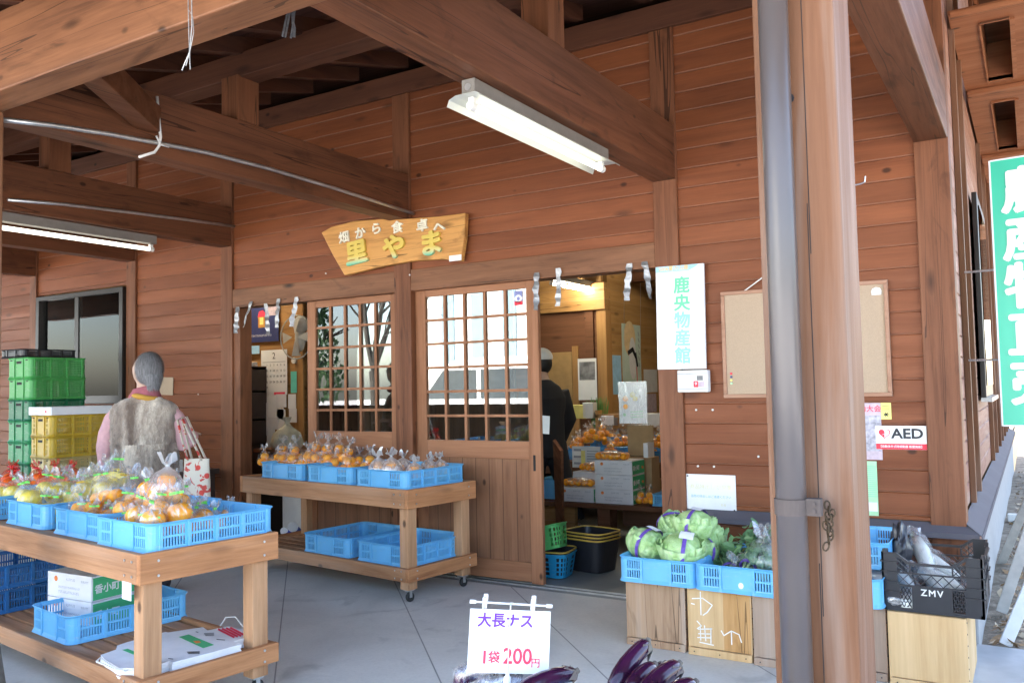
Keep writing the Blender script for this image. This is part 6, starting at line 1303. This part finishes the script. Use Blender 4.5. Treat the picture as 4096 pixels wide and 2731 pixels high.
for z in (.62, .93): MB().box((-.3, -.2, z), (.9, .12, z + .03)).build('shelf_board', M['inwood'], sh)
for x in (-.3, .87): MB().box((x, -.2, 0), (x + .03, .12, 1.0)).build('upright', M['inwood_y'], sh)
# leaning board and baskets at the doorway
A_, B_ = at(1262, 1232, 'z', 0), at(1228, 985, 'y', .55); lb_ = MB().beam(at(1288, 1245, 'z', .01), (-2.72, .36, .86), .10, .02, (.3, 1, 0)).build('leaning_board', M['post']); tag(lb_, 'brown board leaning behind the right lattice door', 'board')
P = at(1250, 975, 'y', .30); o = MB().box((-.04, -.001, -.06), (.04, .001, .06)).build('paper_tag', M['paper']); o.location = (P.x, .30, P.z); o.rotation_euler = (0, R(4), 0); tag(o, 'white paper tag sticking out at the edge of the right lattice door', 'paper')
def basket(name, lb, mat, loc, rot, W, D, H, rim, hole=True, group=None):
    t = thing(name, lb, 'basket', loc, 0, group); t.rotation_euler = rot; mb = MB(); n = 36; zs = [0, .12, .26, .32, .46, .52, .66, .72, .88, 1.0] if hole else [0, .3, .7, 1.0]; vs = []
    for z in zs:
        k = .80 + .20 * z
        for j in range(n):
            a = j / n * 6.2832; c, s = math.cos(a), math.sin(a); e = .42; vs.append((W / 2 * k * abs(c) ** e * (1 if c > 0 else -1), D / 2 * k * abs(s) ** e * (1 if s > 0 else -1), z * H))
    fs = []
    for i in range(len(zs) - 1):
        for j in range(n):
            if hole and i in (1, 3, 5, 7) and j % 2 == 0 and i < 8: continue
            fs.append((i * n + j, i * n + (j + 1) % n, (i + 1) * n + (j + 1) % n, (i + 1) * n + j))
    fs.append(tuple(range(n - 1, -1, -1))); mb.add(vs, fs); mb.build('basket_wall', mat, t, solid=.003)
    mb = MB(); ring = []
    for j in range(n + 1):
        a = j / n * 6.2832; c, s = math.cos(a), math.sin(a); e = .42; ring.append((W / 2 * 1.02 * abs(c) ** e * (1 if c > 0 else -1), D / 2 * 1.02 * abs(s) ** e * (1 if s > 0 else -1), H))
    mb.tube(ring, .006, 6, False); mb.build('rim', rim, t, True); return t
P = at(1272, 1325, 'z', 0)
basket('shopping_basket', 'cyan shopping basket at the bottom of the pile by the door', M['cyan'], (P.x - .02, P.y + .06, .004), (0, 0, R(8)), .24, .26, .15, M['cyan']); basket('shopping_basket', 'dark basket with yellow rim nested in the cyan one', M['black'], (P.x - .02, P.y + .06, .022), (0, 0, R(8)), .24, .26, .15, M['yrim'], False)
basket('shopping_basket', 'bright green basket tipped on top of the pile by the door', M['lime'], (P.x - .05, P.y + .05, .17), (R(-6), R(-14), R(12)), .25, .26, .15, M['lime'])
P = at(1347, 1318, 'z', 0)
for k in range(3): basket('shopping_basket', ('lowest', 'middle', 'topmost')[k] + ' black basket with yellow rim of the nested pile', M['black'], (P.x - .03, P.y + .16, .003 + k * .022), (0, 0, R(-12)), .33, .28, .215, M['yrim'], False, 'nested black baskets')
# office side seen through the left opening
o, W_, H_ = sheet_at('month_calendar', 'white month calendar with rows of numbers on the office wall', 'calendar', 600, 805, 660, 906, OW - .024, M['paper'])
text('month_number', '2', H_ * .20, M['ink'], o, T(0, -.0026, H_ * .36) @ FRONT, 0, .0003)
dd = 1
for r__ in range(5):
    for c__ in range(7):
        if (r__ == 0 and c__ == 0) or dd > 29: continue
        text('day_number', str(dd), H_ * .065, M['red'] if c__ == 0 else M['ink'], o, T(-W_ * .40 + c__ * W_ * .133, -.0026, H_ * .16 - r__ * H_ * .125) @ FRONT, 0, .0003); dd += 1
MB().box((-W_ * .44, -.0028, H_ * .222), (W_ * .44, -.0021, H_ * .235)).build('rule', M['grey_ink'], o); MB().box((.0, -.0032, -H_ * .5), (W_ * .42, -.0024, -H_ * .44)).build('red_print', M['redink'], o)
o, W_, H_ = sheet_at('wall_poster', 'dark blue poster with a red and yellow drink picture in the office', 'poster', 562, 700, 640, 783, OW - .023, M['navy'])
MB().prism([(-.04, -.05), (.05, -.05), (.055, .06), (-.045, .06)], -.0022, -.0028, lambda a, b, t: (a, t, b)).build('glass_picture', plain('amber print', (.55, .26, .05), .5), o); MB().prism([(-.05, .055), (.06, .055), (.05, .10), (.02, .12), (-.03, .11)], -.0028, -.0032, lambda a, b, t: (a, t, b)).build('red_shape', M['redink'], o); MB().prism([(-.02, -.02), (.03, -.02), (.03, .05), (-.02, .05)], -.0032, -.0036, lambda a, b, t: (a, t, b)).build('pale_shape', M['yellow_paper'], o); MB().box((.06, -.003, -.06), (.10, -.0022, .02)).build('white_shape', M['card'], o); MB().box((.07, -.003, .06), (W_ * .48, -.0022, H_ * .45)).build('pink_note', M['pink_paper'], o)
mb = MB(); scribble(mb, -W_ * .46, -H_ * .36, W_ * .75, .02, 10, frl, .003, 6); mb.build('lettering', M['card'], o)
for i, (u0, v0, u1, v1, mt, lb) in enumerate(((636, 940, 656, 1000, 'paper', 'long receipt right of the papers under the calendar'), (616, 958, 640, 986, 'card', 'small card between the papers under the calendar'), (568, 795, 596, 812, 'sky_paper', 'pale blue slip on the office wall left of the calendar'), (612, 905, 652, 962, 'paper', 'white paper under the month calendar'), (634, 905, 658, 935, 'card', 'small sheet overlapping the paper under the calendar'), (600, 925, 616, 1000, 'card', 'narrow sheet left of the papers under the calendar'), (600, 985, 632, 1034, 'paper', 'long white sheet low on the office wall'), (662, 905, 680, 938, 'paper', 'white slip on the office post, upper'), (664, 938, 682, 970, 'card', 'white slip on the office post, lower'), (668, 853, 682, 902, 'teal', 'pale teal thermometer strip on the office post'))):
    sheet_at('paper_note', lb, 'note', u0, v0, u1, v1, OW - .022 - .003 * (i % 3) - .002, M[mt])
P = at(676, 828, 'y', OW - .03); o = MB().tube([(0, 0, 0), (0, -.02, 0)], .03, 16).build('round_clock', M['offwhite']); o.location = (P.x, OW - .021, P.z); tag(o, 'small round pale dial on the office post', 'clock')
fn_ = thing('wall_fan', 'grey wall fan mounted on the office post beside the left door', 'fan', tuple(at(686, 775, 'y', OW - .15)))
MB().ball((.03, 0, .12), (.09, .05, .08), 16, 10).build('motor', M['fan'], fn_, True); MB().ball((-.04, .06, .0), (.05, .05, .13), 14, 10).build('wall_mount', M['fan'], fn_, True)
MB().tube([(.02 + .20 * math.cos(a), -.05, .0 + .20 * math.sin(a)) for a in (i * math.pi / 12 for i in range(25))], .006, 6).build('guard', M['fan'], fn_, True)
for k in range(4): MB().add([(.02 + .03 * math.cos(a), -.05 + .02 * s, .03 * math.sin(a)) for a in (k * 1.57,) for s in (-1,)] + [(.02 + .18 * math.cos(k * 1.57 + b), -.05 + .02 * b, .18 * math.sin(k * 1.57 + b)) for b in (-.3, .3)], [(0, 1, 2)]).build('blade', M['fan'], fn_)
cbn = thing('office_shelf', 'dark office shelf of trays left of the calendar', 'shelf', (at(580, 900, 'y', .95).x, .95, 0))
for z in (.45, .75, .98, 1.25, 1.47): MB().box((-.30, -.12, z), (.0, .18, z + .02)).build('shelf_board', M['metal'] if z > .9 else M['bench'], cbn)
for x in (-.30, -.015): MB().box((x, -.12, 0), (x + .015, .18, 1.5)).build('upright', M['bench'], cbn)
MB().box((-.29, .165, .0), (-.02, .175, 1.46)).build('shelf_back', M['dark'], cbn)
for i, (z, h, mt, lb) in enumerate(((1.271, .10, 'offwhite', 'white box on the office shelf, upper'), (1.001, .05, 'pink_paper', 'pink papers on the office shelf'), (.471, .08, 'yellow_paper', 'yellow green tray low on the office shelf'), (1.491, .05, 'card', 'white packet on top of the office shelf'))):
    o = MB().box((-.27, -.11, 0), (-.03, .08, h)).build('shelf_box', M[mt], bevel=.004); o.location = (cbn.location.x, .96, z); tag(o, lb, 'box')
wb = MB().box((-.3, -.02, 0), (.45, .35, .40)).build('white_cabinet', M['offwhite'], bevel=.008); wb.location = (-5.05, .42, 0); tag(wb, 'low cream cabinet behind the door side cart', 'cabinet')
o = MB().lathe([(0, 0), (.10, 0), (.15, .06), (.12, .16), (.04, .22), (.02, .25), (.04, .30)], 24, (0, 0, 0), lambda p, a: Vector((p.x * (1 + .15 * math.sin(5 * a) + .08 * math.sin(11 * a)), p.y * (1 + .1 * math.cos(4 * a)), p.z))).build('plastic_bag', plain('beige plastic bag', (.50, .46, .34), .4, var=.3), smooth=True); P = at(660, 1035, 'y', .8); o.location = (P.x, .8, P.z); tag(o, 'beige plastic bag behind the mandarin heap in the left opening', 'bag')
oc = thing('office_counter', 'dark counter behind the left opening', 'counter', (-5.2, .75, 0)); MB().box((-.75, -.12, .72), (.5, .35, .75)).build('counter_top', M['indark'], oc); MB().box((-.7, -.08, 0), (.45, .3, .719)).build('counter_body', M['dark'], oc)
vc = thing('vacuum_cleaner', 'blue and white cleaner on the floor behind the near cart', 'cleaner', tuple(at(672, 1262, 'z', .0))); vc.location = (vc.location.x, vc.location.y, 0)
MB().ball((0, 0, .10), (.07, .10, .09), 16, 10).build('shell', plain('royal blue plastic', (.015, .06, .45), .3), vc, True); MB().tube([(.03, -.03, .19), (.06, -.05, .19)], .04, 16).tube([(-.02, -.06, .16), (0.0, -.09, .16)], .03, 14).build('wheel', M['white'], vc); MB().box((-.05, -.07, 0), (.05, .07, .03)).build('base', M['ink'], vc)

# ------------------------------------------------------------------ what the door glass mirrors: the lot across the way
hb = thing('white_hall', 'white panelled hall across the parking lot', 'building', (-15, -27, 0))
MB().box((-10, -10, -.1), (13, 0, 11)).build('wall', M['panel_w'], hb)
for k in range(14): MB().box((-9.8 + k * 1.66, .001, .2), (-9.1 + k * 1.66, .06, 10.9)).build('panel_strip', M['panel_g'], hb)
MB().box((-10.2, -10.2, 11.0), (13.2, .3, 11.4)).build('roof', M['housing'], hb)
vn = thing('white_van', 'white van parked on the lot', 'van', (-9.2, -9.4, -.06))
mb = MB().prism([(-1.9, .45), (-1.9, 1.0), (-1.15, 1.1), (-.55, 1.75), (-.2, 1.88), (1.75, 1.88), (1.9, 1.5), (1.9, .45)], -.8, .8, lambda a, b, t: (a, t, b)); mb.build('body', M['white'], vn, bevel=.06)
MB().prism([(-1.0, 1.12), (-.52, 1.66), (.25, 1.66), (.25, 1.12)], .802, .81, lambda a, b, t: (a, t, b)).build('side_window', M['carglass'], vn); MB().prism([(.35, 1.12), (.35, 1.66), (1.65, 1.66), (1.7, 1.12)], .802, .81, lambda a, b, t: (a, t, b)).build('side_window', M['carglass'], vn)
for x in (-1.2, 1.15): MB().tube([(x, -.82, .32), (x, .82, .32)], .32, 20).build('wheel', M['rubber'], vn)
pb0 = plybox('plywood box stacked along the porch edge out of the frame, mirrored in the lattice doors', -1.735, -1.435, -9, .5, .31, M['ply_old'], M['ply_old'], 0, False); pb0.location = (-8.85, -3.42, .005); pb0.rotation_euler = (0, 0, R(180)); pb0.scale = (1.55, .7, 1.7); pb0['group'] = 'plywood boxes stacked along the porch edge'
for i in range(8):
    for k in range(2): dup(pb0, (-8.35 + i * .49 + .02 * (k % 2), -3.42, .005 + k * .53), R(180), 'plywood box stacked along the porch edge out of the frame, mirrored in the lattice doors', 'plywood boxes stacked along the porch edge', (1.55, .7, 1.7))
def tree(lb, loc, h, bare, seed):
    t = thing('bare_tree' if bare else 'evergreen_tree', lb, 'tree', loc); q = random.Random(seed); mb = MB(); tips = []
    def br(p, d, L, r, dep):
        pts = [p]; 
        for k in range(3): d = (d + Vector((q.gauss(0, .12), q.gauss(0, .12), q.gauss(.03, .08)))).normalized(); pts.append(pts[-1] + d * L / 3)
        mb.tube(pts, [r, r * .85, r * .72, r * .55], 7 if dep < 2 else 4, False); tips.append(pts[-1])
        if dep < 4:
            for _ in range(3 if dep else 4):
                a = q.uniform(0, 6.3); s_ = d.cross(Vector((math.cos(a), math.sin(a), .2))).normalized(); br(pts[q.choice((2, 3))], (d + s_ * q.uniform(.4, .8)).normalized(), L * q.uniform(.6, .8), r * .52, dep + 1)
    if bare:
        mb.tube([(0, 0, 0), (.03, 0, .9), (0, 0, 1.9)], [.17, .14, .15], 10, False)
        for k in range(6): a = k * 1.05 + .3; d0 = Vector((math.cos(a) * (.28 + .14 * (k % 2)), math.sin(a) * .3, 1)).normalized() if k < 4 else Vector((math.cos(a + 1.6) * 1.1, .3, .8)).normalized(); br(Vector((0, 0, 1.85)), d0, 2.7 if k < 4 else 2.2, .085 if k < 4 else .06, 1)
    else: br(Vector((0, 0, 0)), Vector((0, 0, 1)), h * .3, h * .022, 2)
    mb.build('trunk', M['bark'], t)
    if not bare:
        lf = MB()
        for _ in range(1300):
            z = q.random(); rr = h * .28 * (1 - z) ** .7 * math.sqrt(q.random()); a = q.uniform(0, 6.3); c = Vector((rr * math.cos(a), rr * math.sin(a), h * (.15 + .85 * z))); m_ = Euler((q.uniform(0, 6), q.uniform(0, 6), 0)).to_matrix(); s_ = .16
            lf.add([m_ @ Vector(p) * s_ + c for p in ((-1, 0, 0), (0, -.5, 0), (1, 0, 0), (0, .5, 0))], [(0, 1, 2, 3)])
        lf.build('crown', M['leafdark'], t)
tree('bare winter tree beyond the parking lot', (-17.15, -15.2, -.06), 8.5, True, 3); tree('dark evergreen tree beyond the parking lot', (-23, -18, -.06), 6.5, False, 4)
